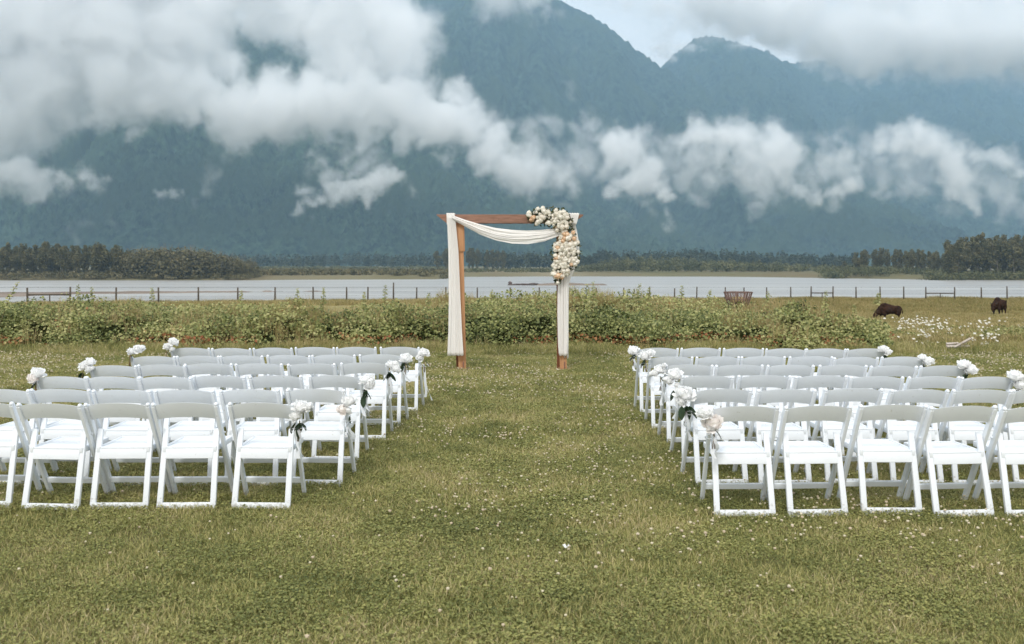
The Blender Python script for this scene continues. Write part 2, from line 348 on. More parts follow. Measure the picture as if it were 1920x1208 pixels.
# ---- haze
HZ = 1.12e-4
bm = bmesh.new(); box(bm, (0, 4050, 1200), (15000, 8500, 2460))
haze = link('haze', bm_mesh('haze', bm)); tag(haze, 'thin blue haze in the valley air', kind='stuff')
mh = bpy.data.materials.new('haze_air'); mh.use_nodes = True; t = mh.node_tree; t.nodes.clear()
pv = N(t, 'ShaderNodeVolumePrincipled'); pv.inputs['Color'].default_value = (.50, .76, .99, 1); pv.inputs['Density'].default_value = HZ
mo = N(t, 'ShaderNodeOutputMaterial'); L(t, pv.outputs[0], mo.inputs['Volume']); haze.data.materials.append(mh)
# ================================================================== ground, river, far bank
FX = [-2400, 0, 700, 1000, 1920, 4000]; FD = [52, 60, 75, 85, 95, 110]
def fence_d(px): return np.interp(px, FX, FD)
TT = [0, .13, .33, .53, .83, .90, 1.0]
ZR = [0, -.60, -1.45, -2.15, -2.88, -2.6, -1.92]
def ground_z(x, y, fine=True):
    x = np.asarray(x, float); y = np.asarray(y, float)
    px = 960+F*x/np.maximum(y, 8); fd = fence_d(px)
    t = (y-20)/(fd-20); tc_ = np.clip(t, 0, 1)
    zr = np.interp(tc_, TT, ZR)
    zf = 1.8-43*fd/F-1.3
    zl = zf*tc_
    s = sstep(1000, 1600, px)
    z = zl*(1-s)+zr*s*(zf/-1.9)
    over = np.clip(y-fd-1.5, 0, None); z = z-np.minimum(over*.28, 8)
    lawn = np.clip((y-18)/6, 0, 1)
    if fine:
        z = z+(fbm(x*.5, y*.5, 3)-.5)*(.04+.25*lawn)
    return z
ys = np.concatenate([np.linspace(-6, 20, 170), np.linspace(20.4, 125, 230)])
xs = np.concatenate([np.linspace(-260, -30, 40), np.linspace(-29, 29, 300), np.linspace(30, 260, 40)])
GX, GY = np.meshgrid(xs, ys); GZ = ground_z(GX, GY)-.016*(GY < 20.5)
m_soil = noise_mat('lawn_soil', (.11, .115, .038), (.20, .195, .07), 2.2, detail=8, rough=.95, spec=.05, bump=.6, bscale=40, c3=(.14, .125, .06), scale3=.6)
m_field = noise_mat('pasture_soil', (.17, .155, .06), (.29, .245, .115), .35, detail=8, rough=.95, spec=.05, bump=.6, bscale=12, c3=(.27, .22, .11), scale3=.12)
o = link('lawn', mesh_np('lawn', np.stack([GX, GY, GZ], -1), grid_faces(*GX.shape), smooth=True), m_soil); tag(o, 'mown lawn and pasture ground running down to the river', kind='structure')
o.data.materials.append(m_field)
mi = (GY[:-1, :-1].ravel() > 19.5).astype(np.int32); o.data.polygons.foreach_set('material_index', mi)

m_water = mat('river_water', (.23, .25, .25), .30, .5); t = m_water.node_tree; p = t.nodes['Principled BSDF']
tcn = N(t, 'ShaderNodeTexCoord'); mpn = N(t, 'ShaderNodeMapping'); mpn.inputs['Scale'].default_value = (.12, .5, 1); L(t, tcn.outputs['Object'], mpn.inputs[0])
n = N(t, 'ShaderNodeTexNoise'); n.inputs['Scale'].default_value = 1.0; n.inputs['Detail'].default_value = 6; L(t, mpn.outputs[0], n.inputs['Vector'])
b = N(t, 'ShaderNodeBump'); b.inputs['Strength'].default_value = 1; b.inputs['Distance'].default_value = .5; L(t, n.outputs['Fac'], b.inputs['Height']); L(t, b.outputs[0], p.inputs['Normal'])
mp2 = N(t, 'ShaderNodeMapping'); mp2.inputs['Scale'].default_value = (.004, .045, 1); L(t, tcn.outputs['Object'], mp2.inputs[0])
n2 = N(t, 'ShaderNodeTexNoise'); n2.inputs['Scale'].default_value = 1; n2.inputs['Detail'].default_value = 4; L(t, mp2.outputs[0], n2.inputs['Vector'])
r = N(t, 'ShaderNodeValToRGB'); r.color_ramp.elements[0].position = .38; r.color_ramp.elements[0].color = (.29, .28, .265, 1); r.color_ramp.elements[1].position = .62; r.color_ramp.elements[1].color = (.40, .39, .37, 1)
L(t, n2.outputs['Fac'], r.inputs[0]); L(t, r.outputs[0], p.inputs['Base Color'])
xs = np.linspace(-3000, 3000, 60); ys = np.linspace(70, 1400, 60); GX2, GY2 = np.meshgrid(xs, ys)
o = link('water', mesh_np('water', np.stack([GX2, GY2, GX2*0+WZ], -1), grid_faces(60, 60)), m_water); tag(o, 'pale grey silty river behind the pasture fence', kind='structure')

# far bank and floodplain
m_bank = noise_mat('river_flats', (.16, .13, .075), (.13, .13, .06), .012, detail=10, rough=.95, spec=.05, c3=(.24, .20, .13), scale3=.006, stretch=(1, .35, 1), bump=.4, bscale=.3)
WLX = [-1500, -200, 0, 470, 560, 820, 860, 1060, 1350, 1500, 1700, 1920, 2500, 3500]
WLY = [527, 526, 526, 526, 525, 524, 519.5, 518.5, 519, 521, 524, 526, 527, 527]
def shore_d(px): return F*(CH-WZ)/(np.interp(px, WLX, WLY)-HY)
def bank_z(px, D):
    off = D-shore_d(px)
    X = (px-960)/F*D
    hgt = np.minimum(np.maximum(off, -20)*.10, 2.2)
    return WZ+hgt+np.clip(off/60, 0, 1)*((fbm(X/60, D/90, 4)-.5)*1.2+.4) - .25
px = np.linspace(-1500, 3400, 620); tt = np.concatenate([np.linspace(-12, 60, 40), np.geomspace(70, 2300, 70)])
P, T = np.meshgrid(px, tt); D = shore_d(P)+T+(fbm(P/25, P*0+3, 4)-.5)*26*np.clip(1-T/400, 0, 1)
BZ = bank_z(P, D)
o = link('far_bank', mesh_np('far_bank', np.stack([(P-960)/F*D, D, BZ], -1), grid_faces(*P.shape), smooth=True), m_bank); tag(o, 'tan floodplain and shore across the river', kind='structure')
bm = bmesh.new(); box(bm, (0, 3900, WZ-1.6), (14800, 8100, .8)); o = link('valley_floor', bm_mesh('valley_floor', bm), m_bank); tag(o, 'flat valley floor', kind='structure')

# sand and mud bars in the river
m_mud = noise_mat('river_mud', (.17, .13, .10), (.26, .21, .17), .05, detail=6, rough=.9, spec=.1)
def bar_mesh(name, pts, label, hgt=.5):
    "low bar: list of (photo x, near distance, far distance)"
    xs = np.linspace(pts[0][0], pts[-1][0], 160); a = np.interp(xs, [p[0] for p in pts], [p[1] for p in pts]); b = np.interp(xs, [p[0] for p in pts], [p[2] for p in pts])
    a = a+(fbm(xs/22, xs*0+1, 4)-.5)*7; b = b+(fbm(xs/18, xs*0+9, 4)-.5)*8
    u = np.linspace(0, 1, 14)[:, None]; Dm = a+(b-a)*u; Xm = (xs-960)/F*Dm
    Zm = WZ-.15+hgt*np.sin(u*np.pi)**.6*np.clip((b-a)/6, 0, 1)*(.6+.8*fbm(Xm/8, Dm/5, 3)) + 0*Dm
    o = link(name, mesh_np(name, np.stack([Xm, Dm, Zm], -1), grid_faces(*Dm.shape), smooth=True), m_mud); tag(o, label, kind='structure'); return o
bar_mesh('mud_bar', [(-400, 232, 285), (0, 235, 285), (60, 246, 283), (150, 262, 284), (280, 268, 288), (380, 275, 284), (480, 282, 286), (640, 292, 292)], 'brown mud bar in the river left of the arch')
bar_mesh('mud_bar', [(1000, 372, 372), (1025, 368, 385), (1050, 366, 392), (1072, 368, 384), (1140, 372, 374)], 'small low sand bar in the river right of the arch', .9)

# ================================================================== foliage builders
def leaf_cloud(centres, radii, n, size, rs, tint=(.2, .9), squash=1.0, shell=.55, topbright=.0, up=.35):
    "n rhombic leaf clumps scattered in the outer part of a set of ellipsoids"
    centres = np.asarray(centres, float); radii = np.asarray(radii, float)
    if radii.ndim == 1: radii = np.stack([radii, radii, radii*squash], -1)
    w_ = (radii[:, 0]*radii[:, 2]); k = rs.choice(len(centres), n, p=w_/w_.sum())
    d = rs.normal(size=(n, 3)); d /= np.linalg.norm(d, axis=1)[:, None]
    rr = shell+(1-shell)*rs.rand(n)**.6
    P = centres[k]+d*radii[k]*rr[:, None]*(1+.12*rs.normal(size=(n, 1)))
    nrm = d*.6+rs.normal(size=(n, 3))*.6; nrm[:, 2] += up; nrm /= np.linalg.norm(nrm, axis=1)[:, None]
    return leaves_at(P, nrm, size*(.6+.8*rs.rand(n)), rs, np.clip(tint[0]+(tint[1]-tint[0])*(.55*rs.rand(n)+.45*rs.rand(len(centres))[k]), 0, 1))
def leaves_at(P, nrm, s, rs, tint, aspect=.62, fold=.18):
    n = len(P); a = rs.normal(size=(n, 3)); a -= nrm*(a*nrm).sum(1)[:, None]; a /= np.linalg.norm(a, axis=1)[:, None]; b = np.cross(nrm, a)
    s = s[:, None]; V = np.empty((n, 4, 3))
    V[:, 0] = P-a*s*.5; V[:, 1] = P+b*s*.5*aspect+nrm*s*fold; V[:, 2] = P+a*s*.5; V[:, 3] = P-b*s*.5*aspect+nrm*s*fold
    f = np.arange(n)[:, None]*4
    Fc = np.concatenate([f+[0, 1, 2], f+[0, 2, 3]], 1).reshape(-1, 3)
    return V.reshape(-1, 3), Fc, np.repeat(tint, 2)
def merge(parts):
    V = []; Fc = []; T = []; o_ = 0
    for v, f, t_ in parts: V.append(v); Fc.append(f+o_); T.append(t_); o_ += len(v)
    return np.concatenate(V), np.concatenate(Fc), np.concatenate(T)

m_cotton = attr_mat('cottonwood_leaves', [(0, (.035, .042, .018)), (.5, (.115, .11, .048)), (1, (.25, .215, .105))], trans=.15)
m_willow = attr_mat('willow_leaves', [(0, (.06, .055, .024)), (.5, (.13, .12, .055)), (1, (.23, .19, .095))], trans=.15)
m_scrub = attr_mat('scrub_leaves', [(0, (.05, .06, .025)), (.5, (.12, .125, .055)), (1, (.20, .19, .09))], trans=.15)
m_dark = attr_mat('distant_leaves', [(0, (.018, .028, .014)), (1, (.065, .075, .035))], trans=.1)
m_bark = noise_mat('pale_bark', (.10, .09, .07), (.22, .20, .17), 3, rough=.9)

def crown_mesh(seed, tall, wide, n=2100, size=.95, kind=0):
    rs = np.random.RandomState(seed); c = []; r = []
    nl = 16
    for i in range(nl):
        z = tall*(.10+.86*(i+.5)/nl); prof = math.sin(min(1, (z/tall)*1.25)*math.pi*.5)*(1 if z/tall < .6 else (1.02-z/tall)/.42)**.38 if kind == 0 else math.sqrt(max(.05, 1-(z/tall*1.6-.6)**2))
        a = rs.rand()*6.28; off = wide*.5*prof*(.25+.5*rs.rand())
        c.append((math.cos(a)*off, math.sin(a)*off, z)); q = wide*.5*(.42+.3*rs.rand())*max(prof, .42); r.append((q, q, q*(1.0+.7*rs.rand())))
    c.append((rs.normal()*.3, 0, tall*.97)); r.append((wide*.16, wide*.16, tall*.06))
    return leaf_cloud(c, r, n, size, rs, shell=.35)
def trunk_mesh(seed, tall):
    rs = random.Random(seed); bm = bmesh.new(); x = y = 0; pts = []; rd = []
    for i in range(6):
        pts.append((x, y, tall*.9*i/5)); rd.append(.34*(1-i/5.6)); x += rs.uniform(-.4, .4); y += rs.uniform(-.4, .4)
    tube(bm, pts, rd, 6)
    for k in range(5):
        i = 1+k % 4; a = rs.uniform(0, 6.28); b = Vector(pts[i]); L1 = rs.uniform(2, 3.6)
        tube(bm, [b, b+Vector((math.cos(a)*L1*.5, math.sin(a)*L1*.5, L1*.6)), b+Vector((math.cos(a)*L1*.8, math.sin(a)*L1*.8, L1*1.3))], [.13, .08, .03], 5)
    return bm_mesh('trunk', bm, True)
crowns = []
for i in range(6):
    v, f, tn = crown_mesh(100+i, 20, [8, 7, 9, 7.5, 6.5, 8.5][i]); crowns.append(mesh_np('crown', v, f, tn))
    crowns[-1].materials.append(m_cotton)
bushes = []
for i in range(4):
    v, f, tn = crown_mesh(200+i, 7, [8, 9, 7.5, 10][i], n=900, size=.7, kind=1); bushes.append(mesh_np('crown', v, f, tn)); bushes[-1].materials.append(m_willow)
trunks = [trunk_mesh(i, 20) for i in range(3)]; strunk = trunk_mesh(9, 7)
for q in trunks+[strunk]: q.materials.append(m_bark)
def tree(name, px, ytop, D, crown, trunk, nat, label, cat, group, wx=1.0):
    X = (px-960)/F*D; z0 = float(bank_z(np.array(float(px)), np.array(float(D))))-.3
    h = CH+(HY-ytop)/F*D-z0; s = h/nat
    e = empty(name, (X, D, z0), rnd.uniform(0, 6.28)); e.scale = (s*wx, s*wx, s)
    tag(e, label, cat, group)
    link('trunk', trunk, parent=e); link('crown', crown, parent=e); return e
def row(xs, top, D, jx, jt, jd, **k):
    for x in xs:
        tt_ = np.interp(x, [a for a, b in top], [b for a, b in top])
        tree(k.get('name', 'cottonwood_tree'), x+rnd.uniform(-jx, jx), tt_+rnd.uniform(-jt, jt), D+rnd.uniform(-jd, jd), rnd.choice(k.get('cr', crowns)), rnd.choice(k.get('tr', trunks)), k.get('nat', 20), k['label'], k.get('cat', 'tree'), k['group'], k.get('wx', 1.0))
gl = 'cottonwoods in the left riverside wood'
row(range(-60, 240, 13), [(0, 463), (60, 461), (130, 466), (200, 462), (240, 474)], 520, 5, 7, 12, label='tall dark cottonwood in the riverside wood left of the arch', group=gl, wx=1.05)
row(range(-50, 232, 14), [(0, 468), (240, 472)], 505, 5, 7, 8, label='tall dark cottonwood in the riverside wood left of the arch', group=gl, wx=1.1)
tree('cottonwood_tree', 84, 455, 512, crowns[4], trunks[0], 20, 'cottonwood whose pointed top stands highest in the left riverside wood', 'tree', None, .8)
tree('cottonwood_tree', 186, 458, 496, crowns[2], trunks[1], 20, 'broad rounded cottonwood standing forward at the end of the left wood', 'tree', None, 1.35)
tree('cottonwood_tree', 216, 460, 500, crowns[0], trunks[2], 20, 'last narrow cottonwood where the left wood drops to willows', 'tree', None, 1.0)
gw = 'willows along the left bank'
for (a_, b_, D_) in ((244, 480, 500), (250, 470, 525), (250, 400, 550)):
    row(range(a_, b_, 11), [(240, 480), (290, 475), (350, 475), (400, 482), (440, 490), (480, 497)], D_, 5, 3, 8, label='low brownish willow in the thicket beside the left wood', group=gw, name='willow_bush', cr=bushes, tr=[strunk], nat=7, wx=1.1, cat='bush')
tree('willow_bush', 465, 490, 505, bushes[1], strunk, 7, 'rounded dark willow standing alone at the tip of the left thicket', 'bush', None, 1.2)
gr_ = 'cottonwoods in the right riverside wood'
row(range(1782, 2040, 14), [(1775, 454), (1800, 453), (1850, 447), (1920, 450)], 520, 5, 8, 10, label='tall cottonwood in the wood at the right edge', group=gr_, wx=1.0)
row(range(1784, 2030, 15), [(1775, 462), (1920, 456)], 504, 5, 7, 6, label='tall cottonwood in the wood at the right edge', group=gr_, wx=1.1)
tree('cottonwood_tree', 1843, 439, 515, crowns[4], trunks[1], 20, 'cottonwood with the highest tip above the right wood', 'tree', None, .8)
row(range(1602, 1785, 12), [(1590, 472), (1640, 468), (1700, 470), (1780, 474)], 640, 4, 3, 14, label='cottonwood in the lower wood beside the tall right wood', group='cottonwoods in the lower right wood', wx=1.0)
row(range(1700, 1790, 12), [(1700, 474), (1780, 478)], 575, 4, 3, 8, label='brownish cottonwood before the lower right wood', group='brownish cottonwoods of the right wood', wx=1.0)
tree('cottonwood_tree', 1583, 490, 640, crowns[1], trunks[0], 20, 'small dark tree standing alone left of the lower right wood', 'tree', None, 1.5)
tree('cottonwood_tree', 1608, 484, 600, crowns[5], trunks[2], 20, 'short bushy tree before the end of the lower right wood', 'tree', None, 1.5)
row(range(822, 945, 11), [(820, 470), (860, 465), (900, 467), (930, 472)], 950, 4, 2, 15, label='dark tree in the clump behind the left arch post', group='dark trees behind the left arch post', wx=1.1)

def wood(name, xr, top, Dr, n, m, label, wpx=11, q=34, size=3.0, ybase=None, seed=0):
    rs = np.random.RandomState(seed); parts = []
    for i in range(n):
        px_ = rs.uniform(*xr); D_ = rs.uniform(*Dr); z0 = float(bank_z(np.array(px_), np.array(D_)))
        yt = np.interp(px_, [a for a, b in top], [b for a, b in top])+rs.normal()*2.0
        h = max(3, CH+(HY-yt)/F*D_-z0)*(1 if D_ > (Dr[0]+Dr[1])/2 else .8)
        X = (px_-960)/F*D_; wd = wpx/F*D_*rs.uniform(.35, .6)
        c = [(X+rs.normal()*wd*.4, D_+rs.normal()*wd*.4, z0+h*f) for f in (.3, .5, .7, .85)]; r_ = [(wd*k, wd*k, h*.2) for k in (1, .95, .75, .45)]
        parts.append(leaf_cloud(c, r_, q, size, rs, tint=tuple(sorted(rs.rand(2))), shell=.4))
    v, f, tn = merge(parts)
    o = link(name, mesh_np(name, v, f, tn), m); tag(o, label, kind='stuff'); return o
wood('distant_woods', (-100, 860), [(-100, 468), (470, 476), (560, 478), (700, 474), (760, 478), (860, 474)], (1400, 1900), 520, m_dark, 'far hazy woods along the foot of the mountain', q=40, size=4.5, seed=1)
wood('distant_woods', (900, 1600), [(900, 470), (960, 474), (1100, 476), (1120, 470), (1240, 473), (1300, 468), (1380, 469), (1420, 474), (1500, 476), (1600, 480)], (1050, 1350), 560, m_dark, 'far hazy woods beyond the river right of the arch', q=40, size=3.8, seed=2)
wood('riverside_scrub', (1080, 1560), [(1080, 500), (1140, 488), (1190, 482), (1280, 484), (1330, 488), (1450, 492), (1560, 502)], (690, 860), 330, m_scrub, 'pale green scrub on the bank right of the arch', wpx=16, q=60, size=1.7, seed=3)
wood('riverside_scrub', (850, 1090), [(850, 506), (1000, 504), (1090, 500)], (680, 800), 120, m_scrub, 'low scrub on the bank seen through the arch', wpx=16, q=40, size=1.2, seed=4)
wood('riverside_scrub', (-100, 480), [(-100, 508), (240, 508), (260, 514), (480, 516)], (486, 520), 420, m_willow, 'low brown bank growth under the left wood', wpx=20, q=60, size=.9, seed=5)
wood('riverside_scrub', (480, 850), [(480, 507), (600, 510), (850, 512)], (530, 640), 300, m_willow, 'tan reeds on the far shore left of the arch', wpx=18, q=50, size=1.3, seed=6)
wood('riverside_scrub', (1540, 1800), [(1540, 503), (1600, 498), (1700, 500), (1800, 508)], (540, 650), 330, m_scrub, 'low tan scrub before the lower right wood', wpx=16, q=45, size=1.1, seed=7)
wood('riverside_scrub', (1740, 2050), [(1740, 508), (2050, 505)], (486, 520), 300, m_scrub, 'low growth along the bank below the tall right wood', wpx=18, q=60, size=.9, seed=8)
wood('riverside_scrub', (480, 850), [(480, 501), (850, 502)], (1000, 1300), 160, m_scrub, 'hazy pale scrub behind the tan reeds', wpx=16, q=30, size=2.2, seed=9)

# driftwood jam on a shoal
m_drift = noise_mat('wet_driftwood', (.06, .045, .04), (.17, .13, .11), 2, rough=.9, perobj=.2)
dr = empty('driftwood_jam', PX(985, 536, 372)); dr.location.z = WZ; tag(dr, 'long dark driftwood jam lying in the river seen through the arch', 'driftwood')
rs_ = random.Random(4)
for i in range(15):
    bm = bmesh.new(); l_ = rs_.uniform(4, 9); x0 = -6.5+i*.85+rs_.uniform(-.8, .4); z_ = rs_.uniform(.1, .55); yy = rs_.uniform(-1.5, 1.5)
    tube(bm, [(x0, yy, z_), (x0+l_*.5, yy+rs_.uniform(-.5, .5), z_+rs_.uniform(-.1, .3)), (x0+l_, yy+rs_.uniform(-.8, .8), z_+rs_.uniform(-.2, .1))], [.28, .22, .12], 6)
    link('log', bm_mesh('log', bm, True), m_drift, dr)
bm = bmesh.new(); bmesh.ops.create_icosphere(bm, subdivisions=2, radius=.8)
for v in bm.verts: v.co *= rs_.uniform(.7, 1.2)
link('root_plate', bm_mesh('root_plate', bm), m_drift, dr, loc=(-6.2, 0, .9))
# ================================================================== grass, weeds, brambles
def tuft_mesh(seed, n, rad, h, wdt, lean=.5, tintr=(0, 1)):
    rs = np.random.RandomState(seed)
    r = rad*np.sqrt(rs.rand(n)); a = rs.rand(n)*6.283; base = np.stack([np.cos(a)*r, np.sin(a)*r, -.01+0*r], -1)
    b = rs.rand(n)*6.283; d = np.stack([np.cos(b), np.sin(b), 0*b], -1); s_ = np.stack([-np.sin(b+rs.normal(size=n)*.6), np.cos(b), 0*b], -1)
    hh = h*(.45+.75*rs.rand(n))[:, None]; ln = (lean*(.3+rs.rand(n)))[:, None]*hh; wd = (wdt*(.6+.7*rs.rand(n)))[:, None]
    up = np.array([0, 0, 1.])
    V = np.stack([base-s_*wd*.5, base+s_*wd*.5, base+d*ln*.35+up*hh*.6-s_*wd*.42, base+d*ln*.35+up*hh*.6+s_*wd*.42, base+d*ln*1.1+up*hh], 1)
    f = np.arange(n)[:, None]*5
    Fc = np.concatenate([f+[0, 1, 3], f+[0, 3, 2], f+[2, 3, 4]], 1).reshape(-1, 3)
    tn = np.repeat(tintr[0]+(tintr[1]-tintr[0])*rs.rand(n), 3)
    return V.reshape(-1, 3), Fc, tn

def pool(name, meshes):
    col = bpy.data.collections.new(name)
    for me in meshes:
        col.objects.link(bpy.data.objects.new(name, me))
    return col
def scatter(name, P, scale, rotz, col, label, m=None, tilt=None):
    me = bpy.data.meshes.new(name); n = len(P)
    me.vertices.add(n); me.vertices.foreach_set('co', np.asarray(P, np.float32).ravel())
    a = me.attributes.new('scl', 'FLOAT', 'POINT'); a.data.foreach_set('value', np.asarray(scale, np.float32))
    rv = np.zeros((n, 3), np.float32); rv[:, 2] = rotz
    if tilt is not None: rv[:, 0] = tilt
    a = me.attributes.new('rot', 'FLOAT_VECTOR', 'POINT'); a.data.foreach_set('vector', rv.ravel())
    g = bpy.data.node_groups.new(name, 'GeometryNodeTree')
    g.interface.new_socket('Geometry', in_out='INPUT', socket_type='NodeSocketGeometry')
    g.interface.new_socket('Geometry', in_out='OUTPUT', socket_type='NodeSocketGeometry')
    gi = N(g, 'NodeGroupInput'); go = N(g, 'NodeGroupOutput')
    ci = N(g, 'GeometryNodeCollectionInfo'); ci.inputs['Collection'].default_value = col; ci.inputs['Separate Children'].default_value = True; ci.inputs['Reset Children'].default_value = True
    ip = N(g, 'GeometryNodeInstanceOnPoints'); ip.inputs['Pick Instance'].default_value = True
    L(g, gi.outputs[0], ip.inputs['Points']); L(g, ci.outputs[0], ip.inputs['Instance'])
    s = N(g, 'GeometryNodeInputNamedAttribute'); s.data_type = 'FLOAT'; s.inputs['Name'].default_value = 'scl'; L(g, s.outputs[0], ip.inputs['Scale'])
    r = N(g, 'GeometryNodeInputNamedAttribute'); r.data_type = 'FLOAT_VECTOR'; r.inputs['Name'].default_value = 'rot'; L(g, r.outputs[0], ip.inputs['Rotation'])
    ri = N(g, 'FunctionNodeRandomValue'); ri.data_type = 'INT'; ri.inputs['Min'].default_value = 0 if False else ri.inputs['Min'].default_value
    for q in ri.inputs:
        if q.name == 'Min' and q.type == 'INT': q.default_value = 0
        if q.name == 'Max' and q.type == 'INT': q.default_value = len(col.objects)-1
    L(g, [q for q in ri.outputs if q.type == 'INT'][0], ip.inputs['Instance Index'])
    L(g, ip.outputs[0], go.inputs[0])
    o = link(name, me); md = o.modifiers.new('scatter', 'NODES'); md.node_group = g
    tag(o, label, kind='stuff'); return o

m_grass = attr_mat('lawn_grass', [(0, (.095, .115, .036)), (.28, (.215, .23, .072)), (.58, (.345, .335, .118)), (.84, (.48, .415, .18)), (1, (.57, .47, .28))], trans=.25, noise=(.9, 1.15), rough=.6)
m_weed = attr_mat('pasture_grass', [(0, (.16, .16, .05)), (.4, (.28, .245, .09)), (.75, (.40, .32, .14)), (1, (.52, .40, .22))], trans=.25, noise=(.18, .7), rough=.6)
m_bramble = attr_mat('bramble_leaves', [(0, (.06, .08, .025)), (.26, (.16, .19, .065)), (.52, (.32, .335, .125)), (.93, (.53, .50, .24)), (.97, (.38, .19, .08)), (1, (.30, .12, .05))], trans=.28, noise=(.9, .35), rough=.5)

rs = np.random.RandomState(12)
lawn_t = [mesh_np('grass_tuft', *tuft_mesh(i, 230, .17, .036, .0040, 1.0)) for i in range(6)]
lawn_t += [mesh_np('grass_tuft', *tuft_mesh(20+i, 90, .14, .050, .0040, 1.1, (.3, 1))) for i in range(2)]
for i in range(3):                                   # clover leaves close to the ground
    n = 260; rr = .17*np.sqrt(rs.rand(n)); aa = rs.rand(n)*6.283; nr = rs.normal(size=(n, 3))*.3; nr[:, 2] += 1; nr /= np.linalg.norm(nr, axis=1)[:, None]
    lawn_t.append(mesh_np('clover_leaves', *leaves_at(np.stack([np.cos(aa)*rr, np.sin(aa)*rr, .006+.026*rs.rand(n)], -1), nr, .015*(.6+.8*rs.rand(n)), rs, .12+.5*rs.rand(n), aspect=.9)))
for q in lawn_t: q.materials.append(m_grass)
def lawn_points(y0, y1, dens):
    st = dens**-.5; yy, xx = np.meshgrid(np.arange(y0, y1, st), np.arange(-1150/F*y1, 1150/F*y1, st)); y = (yy+st*rs.uniform(-.45, .45, yy.shape)).ravel(); x = (xx+st*rs.uniform(-.45, .45, xx.shape)).ravel()
    k = np.abs(x) < 1150/F*y; return x[k], y[k]
def lawn_points_old(y0, y1, dens):
    pts = []
    A = (y1-y0)*(1150/F)*(y0+y1)
    n = int(A*dens); y = np.sqrt(y0**2+(y1**2-y0**2)*rs.rand(n)); x = (rs.rand(n)*2-1)*1150/F*y
    return x, y
xa, ya = lawn_points(3.4, 9, 60); xb, yb = lawn_points(9, 19.6, 32)
x = np.concatenate([xa, xb]); y = np.concatenate([ya, yb]); z = ground_z(x, y)
hv = fbm(x*.55+9, y*.55, 4); sc = .75+.8*np.clip(hv-.25, 0, .8)+.15*rs.rand(len(x))
sc *= np.where(y > 9, 1.1, 1)
scatter('lawn_grass', np.stack([x, y, z], -1), sc, rs.rand(len(x))*6.28, pool('lawn_tufts', lawn_t), 'short mixed green and straw coloured lawn grass')

# clover heads speckling the lawn
def blob(name, r, col, seed, sub=1, squash=.8):
    bm = bmesh.new(); bmesh.ops.create_icosphere(bm, subdivisions=sub, radius=r); q = random.Random(seed)
    for v in bm.verts: v.co *= q.uniform(.75, 1.2); v.co.z *= squash
    me = bm_mesh(name, bm); me.materials.append(col); return me
m_clover = noise_mat('clover_head', (.58, .54, .38), (.52, .43, .33), 60, rough=.8, coord='Object')
m_clover2 = noise_mat('faded_clover_head', (.42, .34, .24), (.50, .42, .30), 60, rough=.8)
cl = [blob('clover_head', .0100, m_clover, 1), blob('clover_head', .0095, m_clover, 2), blob('clover_head', .011, m_clover2, 3), blob('clover_head', .008, m_clover, 4)]
n = 60000; y = 3.6+(19.8-3.6)*np.sqrt(rs.rand(n)); x = (rs.rand(n)*2-1)*1100/F*y
dn_ = (fbm(x*.45+3, y*.45+5, 4)-.5)*1.15+.4+fbm(x*2.6, y*2.6+5, 2)*.35
dn_ = dn_ + np.interp(y, [4, 9, 16, 17.5, 19.5], [0, .02, .03, .14, .16])
keep = rs.rand(n) < np.clip((dn_-.52)*1.6, .03, 1)*np.interp(y, [4, 7, 12, 17, 19.5], [1, .95, .6, .42, .55]); x, y = x[keep], y[keep]
z = ground_z(x, y)+.028+.026*rs.rand(len(x))
scatter('clover_flowers', np.stack([x, y, z], -1), .65+.6*rs.rand(len(x))+np.clip((y-8)/25, 0, .4), rs.rand(len(x))*6.28, pool('clover_heads', cl), 'tiny white and faded clover heads dotting the lawn')

# uncut grass on the edge of the lawn
edge_t = [mesh_np('grass_tuft', *tuft_mesh(50+i, 70, .16, .17, .006, .6)) for i in range(4)]
for q in edge_t: q.materials.append(m_grass)
n = 6500; y = rs.uniform(17.9, 20.4, n); x = rs.uniform(-13.5, 14, n); y = y+(fbm(x*.8, x*0, 3)-.5)*.7
scatter('rough_grass', np.stack([x, y, ground_z(x, y)], -1), .35+.8*rs.rand(n)*np.clip((y-17.8)/.8, .25, 1), rs.rand(n)*6.28, pool('edge_tufts', edge_t), 'longer uncut grass along the far edge of the lawn')

# pasture
past_t = [mesh_np('grass_tuft', *tuft_mesh(70+i, 110, .55, .24, .013, .7)) for i in range(4)]
for q in past_t: q.materials.append(m_weed)
n = 9500; y = 20+76*rs.rand(n)**1.15; px_ = rs.uniform(1330, 2050, n); x = (px_-960)/F*y
keep = y < fence_d(px_)+4; x, y = x[keep], y[keep]
P1 = np.stack([x, y, ground_z(x, y)], -1); s1 = .55+.6*rs.rand(len(x))
n = 5200; px_ = rs.uniform(-120, 2050, n); tq = rs.uniform(-9, 3.5, n); y = fence_d(px_)+tq; x = (px_-960)/F*y
P2 = np.stack([x, y, ground_z(x, y)], -1); s2 = .55+1.0*rs.rand(n)*(fbm(px_/22, px_*0, 3)+.4)
P = np.concatenate([P1, P2]); s = np.concatenate([s1, s2])
scatter('pasture_grass', P, s, rs.rand(len(P))*6.28, pool('pasture_tufts', past_t), 'tall dry pasture grass running to the fence')

